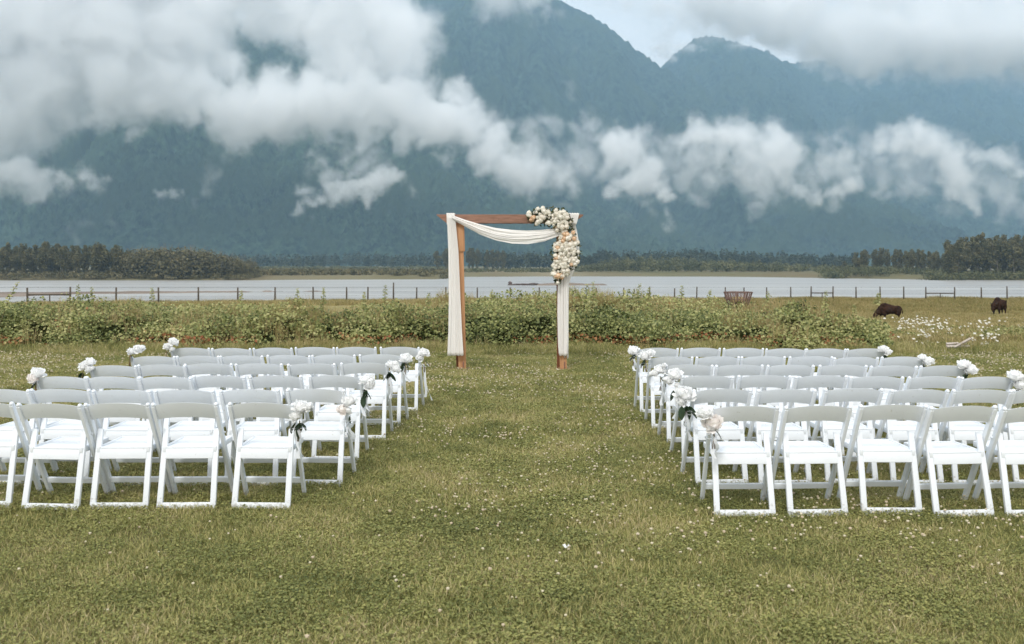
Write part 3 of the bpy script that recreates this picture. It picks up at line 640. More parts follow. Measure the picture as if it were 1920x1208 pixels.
# bramble thicket: a low rolling bank of leaves
def thick_h(x, y):
    "height of the thicket top above the ground"
    px = 960+F*x/y
    base = np.interp(px, [-100, 100, 400, 600, 800, 950, 1150, 1350, 1430, 1480, 1530, 1600, 1640, 1665, 1690], [.92, .97, .90, .86, .88, 1.02, 1.0, .90, .88, .98, .74, .60, .52, .40, .0])
    f = y-19.0+(fbm(x*.7, x*0+2, 3)-.5)*2.2
    front = np.clip(f/1.1, 0, 1)**.6
    back = np.clip((27.5-y)/3, 0, 1)**.5
    return front*back*base*(.50+1.25*(fbm(x*.6+2, y*.6, 4)-.25))*np.interp(y, [19, 24, 28], [1, 1.05, 1.15])
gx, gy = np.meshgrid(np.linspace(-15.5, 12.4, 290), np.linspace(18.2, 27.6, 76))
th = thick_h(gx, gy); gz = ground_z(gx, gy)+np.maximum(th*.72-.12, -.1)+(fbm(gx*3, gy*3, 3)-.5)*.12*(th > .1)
m_shade_core = noise_mat('bramble_shade_core', (.010, .013, .005), (.035, .040, .014), 9, rough=1, spec=0)  # near-black core sheet: shade between the leaves as colour, blocks the see-through
o = link('bramble_shade_core', mesh_np('bramble_shade_core', np.stack([gx, gy, gz], -1), grid_faces(*gx.shape)), m_shade_core); tag(o, 'dark core sheet painted as the shade inside the bramble thicket', kind='stuff')
n = 215000; x = rs.uniform(-15.5, 11.8, n); y = 18.3+9.1*rs.rand(n)**1.6
th = thick_h(x, y); depth = rs.rand(n)**1.6
cl_n = fbm(x*1.6+4, y*1.6+depth*2, 3)
z = ground_z(x, y)+th-.42*depth*(.5+th)+.10*(cl_n-.5)+rs.normal(size=n)*.025
k = (th > .10) & (rs.rand(n) < np.clip((cl_n-.36)*5.5, .08, 1)); x, y, z, depth, th = x[k], y[k], z[k], depth[k], th[k]
# extra leaves on the steep front face
m_ = 95000; xf = rs.uniform(-15, 9.6, m_); yf_ = 18.3+1.9*rs.rand(m_); thf = thick_h(xf, yf_); zf_ = ground_z(xf, yf_)+thf*rs.rand(m_)**.8
cn = fbm(xf*1.8+1, zf_*2.6+yf_*.7, 3); kf = (thf > .12) & (rs.rand(m_) < np.clip((cn-.44)*7, .04, 1)); xf, yf_, zf_ = xf[kf], yf_[kf], zf_[kf]
X_ = np.concatenate([x, xf]); Y_ = np.concatenate([y, yf_]); Z_ = np.concatenate([z, zf_]); nn = len(X_)
nrm = rs.normal(size=(nn, 3))*.55; nrm[:, 2] += .75; nrm[:, 1] -= .35; nrm /= np.linalg.norm(nrm, axis=1)[:, None]
tn = np.clip(.10+.62*rs.rand(nn)+.75*(fbm(X_*.8, Y_*.8+Z_, 3)-.5)+.1*np.clip(rs.normal(size=nn), 0, 2), 0, .94)
low = (Z_-ground_z(X_, Y_) < .28) & (rs.rand(nn) < .35*np.clip((fbm(X_*.9+40, Y_*.4, 3)-.42)*6, 0, 1)); tn[low] = .99
v, f, t_ = leaves_at(np.stack([X_, Y_, Z_], -1), nrm, .062*(.6+.85*rs.rand(nn)), rs, tn, aspect=.8)
me = mesh_np('bramble_thicket', v, f, t_); o = link('bramble_thicket', me, m_bramble); tag(o, 'dense yellow green bramble thicket behind the lawn and arch', kind='stuff')

# seeding grass standing through and before the thicket
seed_t = []
for i in range(4):
    seed_t.append(mesh_np('seed_grass', *tuft_mesh(90+i, 46, .22, .42, .007, .45, (.45, 1))))
for q in seed_t: q.materials.append(m_weed)
n = 1700; x = rs.uniform(-15, 11, n); y = 18.5+9*rs.rand(n); th = thick_h(x, y); kk = fbm(x*.5+30, y*.5, 3) > .44; x, y, th = x[kk], y[kk], th[kk]
P = np.stack([x, y, ground_z(x, y)+np.maximum(th-.24, 0)], -1)
scatter('seeding_grass', P, (.6+.6*rs.rand(len(x)))*np.where(th > .2, .85, .7), rs.rand(len(x))*6.28, pool('seed_tufts', seed_t), 'straw coloured seeding grass growing through the brambles')

# weeds with white daisies at the open right end
n = 30000; px_ = rs.uniform(1640, 2060, n); y = 20+20*rs.rand(n)**1.3; x = (px_-960)/F*y
hh = .34*fbm(x*.8+7, y*.8, 4)*np.clip((y-19.8)/1.2, 0, 1)*np.interp(y, [20, 34, 40], [1, .9, .5]); z = ground_z(x, y)+hh*rs.rand(n)**.5*1.3
nrm = rs.normal(size=(n, 3))*.5; nrm[:, 2] += .7; nrm /= np.linalg.norm(nrm, axis=1)[:, None]
v, f, t_ = leaves_at(np.stack([x, y, z], -1), nrm, .075*(.6+.8*rs.rand(n)), rs, np.clip(.2+.6*rs.rand(n), 0, .93))
o = link('meadow_weeds', mesh_np('meadow_weeds', v, f, t_), m_bramble); tag(o, 'low leafy weeds at the open right end of the thicket', kind='stuff')
m_petal = mat('daisy_petal', (.52, .50, .43), .6)
n = 330; ctr = [(1715, 614, 22, 12), (1735, 628, 25, 8), (1770, 618, 30, 9), (1735, 607, 22, 5), (1855, 633, 16, 7), (1905, 612, 14, 6), (1800, 630, 60, 14), (1690, 622, 16, 9)]; pr = [.24, .13, .14, .08, .11, .04, .18, .08]
ci_ = rs.choice(len(ctr), n, p=pr); cc = np.array(ctr)[ci_]; px_ = cc[:, 0]+rs.normal(size=n)*cc[:, 2]*.7; py_ = cc[:, 1]+rs.normal(size=n)*cc[:, 3]*.55
Dg = np.linspace(19, 60, 160); y = np.array([Dg[np.argmin(np.abs(HY+F*(CH-.25-ground_z((a_-960)/F*Dg, Dg, False))/Dg-b_))] for a_, b_ in zip(px_, py_)])+rs.rand(n)*.3; x = (px_-960)/F*y
z = ground_z(x, y)+.10+.55*rs.rand(n)**1.5
nrm = rs.normal(size=(n, 3))*.35; nrm[:, 2] += .8; nrm[:, 1] -= .5; nrm /= np.linalg.norm(nrm, axis=1)[:, None]
v, f, t_ = leaves_at(np.stack([x, y, z], -1), nrm, .062*(.6+.8*rs.rand(n))*np.clip(y/26, 1, 1.6), rs, np.zeros(n), aspect=.9, fold=.05)
o = link('daisies', mesh_np('daisies', v, f), m_petal); tag(o, 'patches of white daisies in the weeds on the right', kind='stuff')

# canes standing above the thicket, each a plant of its own
m_stem = noise_mat('bramble_cane', (.10, .11, .04), (.20, .15, .07), 20, rough=.7)
def shoot(name, px0, py1, D, label, bend=.1, side=1, leaves=16, ls=.085, below=.55, cat='plant'):
    r = np.random.RandomState(int(px0*7+py1)); top = PX(px0+bend*200*side, py1, D); gz_ = float(ground_z(np.array((px0-960)/F*D), np.array(D)))
    b = Vector(((px0-960)/F*D, D, max(gz_, top.z-1.3)))
    b.z = gz_
    e = empty(name, b); tag(e, label, cat, None)
    tp = top-b; pts = [(tp*u+Vector((0, 0, tp.z*.12*math.sin(u*math.pi)))) for u in np.linspace(0, 1, 7)]
    bm = bmesh.new(); tube(bm, pts, [.009*(1-.6*i/6) for i in range(7)], 5); link('stem', bm_mesh('stem', bm, True), m_stem, e)
    for i in range(leaves):
        u = 1-.55*(i/leaves)**1.1; c = tp*u+Vector((0, 0, tp.z*.12*math.sin(u*math.pi)))
        a = i*2.4+r.rand(); d = Vector((math.cos(a), math.sin(a)*.7, .25)); k3 = []
        sz = ls*(.5+.9*(i/leaves)); P = []; Nn = []
        for off in (0, .75, -.75):
            d2 = Matrix.Rotation(off, 3, 'Z') @ d; P.append(tuple(c+d2*sz*.75+Vector((0, 0, r.normal()*.01)))); nr = Vector((r.normal()*.3, -.35+r.normal()*.3, .8)).normalized(); Nn.append(tuple(nr))
        v, f, t_ = leaves_at(np.array(P), np.array(Nn), np.full(3, sz*1.15), r, np.clip(.25+.6*r.rand(3), 0, .9), aspect=.75)
        link('leaf', mesh_np('leaf', v, f, t_), m_bramble, e)
    return e
SH = [(-14, 530, 18.9, 'long cane arching up over the river at the left edge', .24, 1), (150, 536, 22, 'thin cane leaning left beside the second fence post', .02, -1), (178, 540, 22, 'dark cane slanting left over the thicket', .03, -1),
      (285, 541, 23, 'leafy shoot rising before the fourth fence post', .0, 1), (452, 546, 23, 'fuzzy seeding shoot between two fence posts left of the arch', 0, 1), (556, 542, 23, 'slender shoot just left of a lone fence post', .01, 1),
      (605, 540, 23, 'nodding shoot right of a fence post', .01, 1), (681, 549, 24, 'short forked shoot beside a fence post', .01, 1), (722, 535, 22.5, 'tall tiered nettle like shoot next to the tallest fence post', 0, 1), (800, 550, 23, 'leafy bunch of shoots left of the white drape', .02, 1),
      (922, 545, 22, 'leafy shoot just right of the left arch post', 0, 1), (985, 548, 22, 'bushy shoot under the swag', .01, 1), (1100, 534, 21.5, 'upright shoot right of the right arch post', 0, 1), (1112, 529, 22, 'tallest pale shoot right of the arch', 0, 1),
      (1186, 533, 22, 'leafy cane leaning right past the first fence post right of the arch', .07, 1), (1210, 540, 22, 'thin cane touching a fence post', .04, 1), (1275, 537, 22.5, 'bushy cane right of a fence post', .02, 1), (1318, 545, 22.5, 'slanting cane midway between two fence posts', .07, 1),
      (1440, 548, 24, 'short feathery shoot beside the hay feeder', 0, 1), (1545, 547, 30, 'dark leafy weed in the braced fence panel', .02, 1), (1640, 550, 60, 'small weed leaning on the pasture crest', .04, 1), (1602, 572, 24, 'bare upright stalk before the grazing bison', 0, 1)]
for q in SH: shoot('bramble_shoot', q[0], q[1], q[2], q[3], q[4], q[5], ls=.07 if q[2] < 24.5 else .07*q[2]/24)
# ================================================================== folding chairs
def white_resin(name, c1, c2):
    return noise_mat(name, c1, c2, 3, detail=5, rough=.42, spec=.4, bump=.02, bscale=40, lo=.3, hi=.7, perobj=.025)
m_white = white_resin('white_resin', (.77, .81, .85), (.73, .765, .81))
t = m_white.node_tree; p = t.nodes['Principled BSDF']; src = p.inputs['Base Color'].links[0].from_socket
tcd = N(t, 'ShaderNodeTexCoord'); spd = N(t, 'ShaderNodeSeparateXYZ'); L(t, tcd.outputs['Object'], spd.inputs[0])
nd = N(t, 'ShaderNodeTexNoise'); nd.inputs['Scale'].default_value = 45; nd.inputs['Detail'].default_value = 4; gd = N(t, 'ShaderNodeNewGeometry'); L(t, gd.outputs['Position'], nd.inputs['Vector'])
md_ = N(t, 'ShaderNodeMapRange'); md_.inputs['From Min'].default_value = .13; md_.inputs['From Max'].default_value = 0; md_.inputs['To Min'].default_value = -.06; md_.inputs['To Max'].default_value = .22; L(t, spd.outputs['Z'], md_.inputs['Value'])
ad = N(t, 'ShaderNodeMath', operation='ADD'); L(t, nd.outputs['Fac'], ad.inputs[0]); L(t, md_.outputs[0], ad.inputs[1])
rd = N(t, 'ShaderNodeMapRange'); rd.inputs['From Min'].default_value = .60; rd.inputs['From Max'].default_value = .78; rd.inputs['To Max'].default_value = .5; L(t, ad.outputs[0], rd.inputs['Value'])
mxd = N(t, 'ShaderNodeMix', data_type='RGBA'); mxd.inputs['B'].default_value = (.22, .19, .12, 1); L(t, rd.outputs[0], mxd.inputs['Factor']); L(t, src, mxd.inputs['A']); L(t, mxd.outputs['Result'], p.inputs['Base Color'])
def pole_y(z): return -.02+(.79-z)*.44/.79
def chair_meshes():
    out_ = {}
    for s in (-1, 1):
        bm = bmesh.new()
        bar(bm, (s*.232, pole_y(.772), .772), (s*.228, pole_y(.0)+.0, -.004), .028, .046, bev=.009)
        bmesh.ops.create_uvsphere(bm, u_segments=10, v_segments=6, radius=.0185, matrix=Matrix.Translation((s*.232, pole_y(.776), .776)) @ Matrix.Diagonal((.85, 1.2, .95, 1)))
        out_['front_leg', s] = bm_mesh('leg', bm, True, R(40))
        bm = bmesh.new()
        bar(bm, (s*.190, .135, .575), (s*.198, 0, -.004), .042, .026, bev=.006)
        bmesh.ops.create_cone(bm, cap_ends=True, segments=10, radius1=.008, radius2=.008, depth=.085, matrix=Matrix.Translation((s*.213, .128, .545)) @ Matrix.Rotation(R(90), 4, 'Y'))
        out_['rear_leg', s] = bm_mesh('leg', bm, True, R(40))
    bm = bmesh.new()                                     # seat: rim and cross slats, each with its own edges
    for s in (-1, 1): box(bm, (s*.188, .275, .428), (.026, .39, .042), bev=.005)
    box(bm, (0, .468, .428), (.40, .026, .042), bev=.006)
    box(bm, (0, .106, .424), (.35, .020, .034), bev=.004)
    y_ = .084
    for i in range(8):
        box(bm, (0, y_+.019, .4385), (.350, .0375, .013), bev=.004); y_ += .0457
    out_['seat'] = bm_mesh('seat', bm, True, R(40))
    bm = bmesh.new(); bar(bm, (-.178, .084, .395), (.178, .084, .395), .074, .018, up=(0, -1, .2), bev=.004); out_['seat_rail'] = bm_mesh('seat_rail', bm, True, R(40))
    bm = bmesh.new(); bar(bm, (-.18, .006, .026), (.18, .006, .026), .046, .024, up=(0, -1, .2), bev=.004); out_['foot_rail'] = bm_mesh('foot_rail', bm, True, R(40))
    bm = bmesh.new(); bar(bm, (-.218, pole_y(.14), .14), (.218, pole_y(.14), .14), .042, .024, up=(0, 1, .3), bev=.005); out_['stretcher'] = bm_mesh('stretcher', bm, True, R(40))
    # curved top panel
    nx = 20; bm = bmesh.new(); rows = []
    for side in (0, 1):
        for j in range(5):
            rr = []
            for i in range(nx+1):
                u = -1+2*i/nx; arch = .028*(1-abs(u)**2.4)
                z = .656+arch*.9+(.114+arch*.08)*j/4; th_ = .0075*(1-.55*(abs(j-2)/2)**3)
                y = pole_y(z)-.034*(1-u*u)+(th_ if side else -th_)
                rr.append(bm.verts.new((u*.221, y, z)))
            rows.append(rr)
    A, B = rows[:5], rows[5:]
    for G, fl in ((A, 0), (B, 1)):
        for j in range(4):
            for i in range(nx):
                q = (G[j][i], G[j][i+1], G[j+1][i+1], G[j+1][i]); bm.faces.new(q if not fl else q[::-1])
    for i in range(nx):
        bm.faces.new((A[4][i], A[4][i+1], B[4][i+1], B[4][i])); bm.faces.new((B[0][i], B[0][i+1], A[0][i+1], A[0][i]))
    for j in range(4):
        bm.faces.new((B[j][0], A[j][0], A[j+1][0], B[j+1][0])); bm.faces.new((A[j][nx], B[j][nx], B[j+1][nx], A[j+1][nx]))
    out_['backrest'] = bm_mesh('backrest', bm, True, R(50))
    for q in out_.values(): q.materials.append(m_white)
    return out_
CM = chair_meshes()
def make_chair():
    e = empty('folding_chair')
    for s in (-1, 1): link('leg', CM['front_leg', s], parent=e); link('leg', CM['rear_leg', s], parent=e)
    for k_ in ('seat', 'backrest', 'seat_rail', 'foot_rail', 'stretcher'): link(k_, CM[k_], parent=e)
    return e
def copy_tree(o, parent=None):
    c = o.copy(); C.objects.link(c)
    if parent: c.parent = parent
    for ch in o.children: copy_tree(ch, c)
    return c
proto = make_chair(); used = False
ORD = ['first', 'second', 'third', 'fourth', 'fifth', 'sixth']
ROWN = {1: 'sixth', 2: 'fifth', 3: 'fourth', 4: 'third', 5: 'second', 6: 'first'}
LEFT = {1: (6.71, [489, 349, 223, 94, -35], 951), 2: (7.42, [592, 470, 347, 230, 114, 3], 908), 3: (8.29, [628, 519.5, 409.5, 309.5, 210.5, 116], 864), 4: (9.25, [683, 585.5, 486.5, 392, 302.5, 214.5], 826), 5: (10.1, [714.5, 626.5, 540, 454.5, 372.5, 289], 798), 6: (11.1, [750, 669, 590.5, 513, 434, 358], 770)}
RIGHT = {1: (6.47, [1397, 1534, 1672.5, 1808, 1943], 968), 2: (7.39, [1354, 1473, 1598, 1721, 1838, 1952], 909), 3: (8.29, [1323.5, 1432, 1540, 1643, 1750, 1852], 864), 4: (9.19, [1291, 1386, 1481, 1580, 1674, 1770], 828), 5: (10.0, [1259, 1346, 1432, 1520, 1606, 1693], 801), 6: (10.95, [1234, 1312.5, 1394, 1473, 1548, 1624.5], 775)}
rc = random.Random(11); rowD = {}
for blk, rows_ in (('left', LEFT), ('right', RIGHT)):
    for r_, (D, xs_, fy) in rows_.items():
        for i, x_ in enumerate(xs_):
            d = D+rc.uniform(-.03, .03); X_c = (x_-960)/F*d
            if not used: o = proto; used = True
            else: o = copy_tree(proto)
            o.location = (X_c, d, float(ground_z(np.array(X_c), np.array(d)))-.010); o.rotation_euler = (rc.uniform(-.012, .012), rc.uniform(-.012, .012), rc.uniform(-.06, .06))
            rowD[blk, r_, i] = o
            nm = 'white folding chair, %s seat from the aisle, %s row from the arch, %s side' % (ORD[i], ROWN[r_], blk)
            if i == 0: nm = 'white folding chair with a posy at the aisle, %s row from the arch, %s side' % (ROWN[r_], blk)
            if i == 5 and r_ > 2: nm = 'white folding chair with a posy at the outer end, %s row from the arch, %s' % (ROWN[r_], blk)
            tag(o, nm, 'chair', 'white folding chairs left of the aisle' if blk == 'left' else 'white folding chairs right of the aisle')

# ================================================================== peony posies tied to the chairs
def petal(bm, M, w, h, cup, n=3):
    "one cupped petal growing along +Z from the origin, leaning to +X"
    g = []
    for j in range(n+1):
        v = j/n; ww = w*math.sin(math.pi*(.16+.70*v))
        rowv = []
        for i in range(n+1):
            u = -1+2*i/n
            rowv.append(bm.verts.new(M @ Vector((cup*math.sin(v*2.4)*h*.6-(u*u)*w*.45*(1-cup*.3), u*ww*.5, v*h))))
        g.append(rowv)
    for j in range(n):
        for i in range(n): bm.faces.new((g[j][i], g[j][i+1], g[j+1][i+1], g[j+1][i]))
def bloom_mesh(seed, r, rings, name='bloom', n=3, lo=-.35):
    "round double bloom: overlapping convex petals laid over a ball, rims lifted and ragged"
    q = random.Random(seed); bm = bmesh.new()
    bmesh.ops.create_icosphere(bm, subdivisions=2, radius=r*(.74 if name == 'rose' else .62))
    cnt = rings
    for i in range(cnt):
        z = 1-(1-lo)*(i+.5)/cnt; a = i*2.39996+q.uniform(-.25, .25); s = math.sqrt(max(0, 1-z*z)); nrm = Vector((s*math.cos(a), s*math.sin(a), z))
        up = (Vector((0, 0, 1))-nrm*nrm.z); up = (up if up.length > .1 else Vector((1, 0, 0))).normalized(); up.rotate(Matrix.Rotation(q.uniform(-.5, .5), 3, nrm)); sd_ = nrm.cross(up)
        w_ = r*q.uniform(.62, .86); h_ = r*q.uniform(.62, .86); g = []; pe = name != 'rose'; base = r*(q.uniform(.58, .80) if pe else q.uniform(.72, .86)); lift = q.uniform(.25, .75) if pe else q.uniform(.12, .34)
        for jj in range(4):
            v = jj/3; ww = w_*math.sin(math.pi*(.2+.58*v)); row_ = []
            for ii in range(4):
                u = -1+2*ii/3; rg = q.uniform(-.11, .11)*r if jj == 3 else 0
                p = nrm*(base+lift*r*v*v-.16*r*u*u+rg)+up*(h_*(v-.55)+rg)+sd_*(u*ww*.62)
                row_.append(bm.verts.new(p))
            g.append(row_)
        for jj in range(3):
            for ii in range(3): bm.faces.new((g[jj][ii], g[jj][ii+1], g[jj+1][ii+1], g[jj+1][ii]))
    return bm_mesh(name, bm, True)
def petal_mat(name, a, b):
    m = noise_mat(name, a, b, 25, rough=.55, spec=.2, lo=.3, hi=.7); t = m.node_tree; p = t.nodes['Principled BSDF']
    src = p.inputs['Base Color'].links[0].from_socket; tr = N(t, 'ShaderNodeBsdfTranslucent'); L(t, src, tr.inputs[0])
    ms = N(t, 'ShaderNodeMixShader'); ms.inputs[0].default_value = .3; L(t, p.outputs[0], ms.inputs[1]); L(t, tr.outputs[0], ms.inputs[2])
    L(t, ms.outputs[0], [n for n in t.nodes if n.type == 'OUTPUT_MATERIAL'][0].inputs[0]); return m
m_peony = petal_mat('white_peony_petal', (.97, .975, .97), (.94, .945, .95)); m_peonyp = petal_mat('blush_peony_petal', (.97, .93, .905), (.95, .92, .90))
m_leafd = noise_mat('dark_peony_leaf', (.012, .03, .014), (.04, .07, .03), 12, rough=.4, spec=.4)
m_ribbon = petal_mat('satin_ribbon', (.82, .84, .87), (.74, .77, .80)); m_pstem = noise_mat('flower_stem', (.20, .11, .07), (.12, .13, .05), 20, rough=.7)
RG = [(9, 1.35, .12, 1.0), (9, .95, .12, .98), (8, .6, .10, .9), (7, .3, .06, .8), (5, .1, .03, .7)]
BL = [bloom_mesh(i, .052, 44, lo=-.6) for i in range(3)]
for q in BL: q.materials.append(m_peony)
BLp = BL[1].copy(); BLp.materials.clear(); BLp.materials.append(m_peonyp)
def leaf_mesh(l, w):
    bm = bmesh.new(); g = []
    for j in range(6):
        v = j/5; ww = w*math.sin(math.pi*min(.98, .05+v*.93))**.8
        g.append([bm.verts.new((u*ww*.5, v*l, -.25*l*v*v+abs(u)*w*.15)) for u in (-1, 0, 1)])
    for j in range(5):
        for i in range(2): bm.faces.new((g[j][i], g[j][i+1], g[j+1][i+1], g[j+1][i]))
    m = bm_mesh('leaf', bm, True); m.materials.append(m_leafd); return m
LF = leaf_mesh(.11, .05); LFs = leaf_mesh(.075, .036)
def ribbon_mesh(seed, l, w=.022):
    q = random.Random(seed); bm = bmesh.new(); g = []; ph = q.random()*6
    for j in range(11):
        v = j/10; a = ph+v*2.6; c = Vector((.03*math.sin(ph+v*5)*v+.02*v, -.015*math.cos(v*4+ph), -v*l))
        d = Vector((math.cos(a), math.sin(a)*.6, 0))*w*.5*(1+.5*v); g.append((bm.verts.new(c-d), bm.verts.new(c+d)))
    for a, b in zip(g, g[1:]): bm.faces.new((a[0], a[1], b[1], b[0]))
    m = bm_mesh('ribbon', bm, True); m.materials.append(m_ribbon); return m
def bow_mesh():
    bm = bmesh.new()
    for s in (-1, 1):
        g = []
        for j in range(9):
            a = j/8*2*math.pi; c = Vector((s*(.03-.03*math.cos(a)), -.012, .016*math.sin(a))); g.append((bm.verts.new(c+Vector((0, -.012, 0))), bm.verts.new(c+Vector((0, .012, 0)))))
        for a, b in zip(g, g[1:]): bm.faces.new((a[0], a[1], b[1], b[0]))
    m = bm_mesh('bow', bm, True); m.materials.append(m_ribbon); return m
BOW = bow_mesh()
qf = random.Random(21)
def posy(D, blooms, label, group, leaves=3, ribbon=.22, stem=True, side=1, extra_leaf=None, bs=1.0):
    "blooms: list of (photo x, photo y, relative size, blush)"
    c0 = PX(blooms[0][0], blooms[0][1], D-.02)
    e = empty('flower_posy', c0); tag(e, label, 'flowers', group)
    for i, (px, py, s, bl) in enumerate(blooms):
        p = PX(px, py, D-.05-.015*i)-c0
        o = link('bloom', BLp if bl else BL[i % 3], parent=e, loc=p, rot=(R(qf.uniform(15, 45)), R(qf.uniform(-25, 25)), qf.uniform(0, 6.28)*0+qf.uniform(-.5, .5)), scale=(s*bs*qf.uniform(.9, 1.1), s*bs*qf.uniform(.85, 1), s*bs*qf.uniform(.72, .9)))
        if s > .7: link('bloom', BL[(i+1) % 3], parent=e, loc=p+Vector((qf.uniform(-.045, .045), .015, qf.uniform(-.03, .012))), rot=(R(qf.uniform(10, 60)), R(qf.uniform(-40, 40)), qf.uniform(0, 6)), scale=(s*.68, s*.68, s*.55))
        o.location = p+Vector((0, .02, -.005))
    lowz = min((PX(b[0], b[1], D)-c0).z for b in blooms)
    for i in range(leaves):
        a = qf.uniform(-.9, .9)+(math.pi if i % 2 else 0)
        link('leaf', LF if i % 2 else LFs, parent=e, loc=(qf.uniform(-.02, .02), -.055, lowz-.035), rot=(R(qf.uniform(-75, -35)), qf.uniform(-.6, .6), R(qf.uniform(-110, 110))))
    if extra_leaf: link('leaf', LF, parent=e, loc=PX(*extra_leaf, D-.08)-c0, rot=(R(-75), 0, R(170)), scale=(1.1, 1.0, 1))
    if stem:
        bm = bmesh.new()
        for k_ in range(3): tube(bm, [(0, -.02, lowz-.02), (qf.uniform(-.01, .01), -.035, lowz-.10), (qf.uniform(-.015, .015), -.04, lowz-.17)], .0035, 5)
        link('stem', bm_mesh('stem', bm, True), m_pstem, e)
    if ribbon:
        link('bow', BOW, parent=e, loc=(0, -.035, lowz-.085), rot=(0, 0, qf.uniform(-.4, .4)))
        for k_ in range(2): link('ribbon', ribbon_mesh(qf.randint(0, 99), ribbon*qf.uniform(.8, 1.15)), parent=e, loc=(qf.uniform(-.008, .008), -.045, lowz-.085), rot=(0, qf.uniform(-.15, .15), 0))
ga, gb = 'peony posies on the aisle chairs', 'peony posies on the outer chairs'
posy(6.71, [(563, 765, 1.05, 0), (553, 782, .75, 0), (578, 762, .6, 0)], 'white posy with dark stems and ribbon on the nearest aisle chair, left block', ga, 5, .24)
posy(7.42, [(655, 752, 1.0, 0), (642, 770, .85, 1)], 'all white posy with a cream bloom on the second aisle chair, left block', ga, 1, .16, stem=False)
posy(8.29, [(686, 713, 1.1, 0), (692, 722, .9, 0)], 'white posy over dark leaves and one hanging leaf, third aisle chair, left block', ga, 5, .2, extra_leaf=(682, 742))
posy(9.25, [(732, 684, .85, 0), (741, 691, .85, 0)], 'two bloom posy over a dark leaf cluster, fourth aisle chair, left block', ga, 6, .22)
posy(10.1, [(760, 673, 1.25, 0)], 'one large white bloom on the second row from the arch, left block', ga, 5, .15)
posy(11.1, [(796, 661, 1.0, 0), (787, 671, .85, 0)], 'white posy with long fluttering ribbon tails on the aisle chair nearest the arch, left', ga, 1, .42)
posy(6.47, [(1337, 794, 1.25, 1), (1322, 775, 1.0, 0)], 'big blush bloom with white one on the nearest aisle chair, right block', ga, 1, .16)
posy(7.39, [(1285, 740, 1.3, 0), (1280, 752, .8, 0)], 'ragged white posy with drooping green leaves on the second aisle chair, right block', ga, 6, .2, extra_leaf=(1278, 762))
posy(8.29, [(1266, 703, 1.15, 0), (1255, 714, .8, 0), (1270, 722, .5, 0)], 'three bloom posy with thin leaves on the third aisle chair, right block', ga, 3, .2)
posy(9.19, [(1237, 693, 1.05, 0), (1229, 700, .8, 0), (1246, 685, .5, 0)], 'white posy with a leaf pointing aside on the fourth aisle chair, right block', ga, 3, .25)
posy(10.0, [(1210, 668, 1.1, 0), (1221, 662, .8, 0)], 'flat white posy on the second row from the arch, right block', ga, 2, .12)
posy(10.95, [(1188, 659, 1.3, 0)], 'round white bloom on the aisle chair nearest the arch, right block', ga, 3, .15)
posy(11.1, [(313, 650, .9, 0), (324, 641, .95, 0), (322, 655, .6, 0)], 'clustered white posy on the outer chair nearest the arch, left block', gb, 1, 0)
posy(10.1, [(246, 659, .8, 0), (258, 655, .9, 0)], 'flat white posy on the outer chair second from the arch, left block', gb, 1, 0)
posy(9.25, [(157, 686, 1.0, 0), (168, 679, .9, 0), (166, 692, .8, 0)], 'white posy with dark gaps on the outer chair third from the arch, left block', gb, 3, 0)
posy(8.29, [(70, 700, 1.05, 0), (61, 710, .9, 1)], 'white and blush posy on the outer chair fourth from the arch, left block', gb, 1, 0)
posy(10.95, [(1657, 655, 1.0, 0), (1665, 660, .8, 0)], 'white posy on the outer chair nearest the arch, right block', gb, 3, 0)
posy(10.0, [(1730, 670, .7, 0), (1741, 678, 1.0, 0)], 'white posy on the outer chair second from the arch, right block', gb, 1, 0)
posy(9.19, [(1808, 684, 1.1, 0), (1822, 694, 1.0, 0)], 'white posy split by dark leaves on the outer chair third from the arch, right', gb, 3, 0)
posy(8.29, [(1905, 706, 1.2, 0), (1913, 722, 1.0, 0)], 'white posy at the right edge on the outer chair fourth from the arch', gb, 3, 0)

# ================================================================== the wedding arch
DA = 15.55
def A(px, py, dy=0): return PX(px, py, DA+dy)
def wood(name, c1, c2, sc=5, st=(14, 14, 1)):
    return noise_mat(name, c1, c2, sc, detail=8, rough=.6, spec=.25, bump=.15, bscale=20, stretch=st, lo=.3, hi=.7)
wood_ = wood('cedar_post', (.40, .195, .095), (.54, .30, .155), 2.2); wood_b = noise_mat('weathered_beam', (.17, .09, .06), (.33, .19, .14), 4, detail=8, rough=.7, spec=.2, stretch=(1.2, 14, 14), lo=.3, hi=.7, bump=.15, bscale=12)
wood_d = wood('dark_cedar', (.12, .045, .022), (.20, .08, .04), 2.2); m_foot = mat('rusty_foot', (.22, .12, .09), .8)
arch = empty('wedding_arch', (A(960, 692).x, DA, 0)); tag(arch, 'orange cedar wedding arch with a darker crossbeam at the end of the aisle', 'arch')
def apart(name, fn, m, parent=arch, smooth=True):
    bm = bmesh.new(); fn(bm)
    bmesh.ops.translate(bm, verts=bm.verts, vec=-arch.location if parent == arch else Vector((0, 0, 0)))
    return link(name, bm_mesh(name, bm, smooth, R(35)), m, parent)
s_ = F/DA
def post(xb, xt, dk, w=.125):
    b = A(xb, 692); t_ = A(xt, 419); b.z = -.02
    apart('post', lambda bm: bar(bm, b, t_, w, .09, bev=.006), wood_)
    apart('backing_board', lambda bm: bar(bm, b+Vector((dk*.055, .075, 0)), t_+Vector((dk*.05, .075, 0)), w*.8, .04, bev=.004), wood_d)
    apart('foot_plate', lambda bm: (box(bm, (b.x, DA+.02, .008+float(ground_z(np.array(b.x), np.array(DA)))), (.24, .26, .012), bev=.003), box(bm, (b.x-dk*.02, DA-.052, .07), (.02, .008, .12), bev=.002)), m_foot)
post(867, 861, -1, .13); post(1056, 1054, -1, .12)
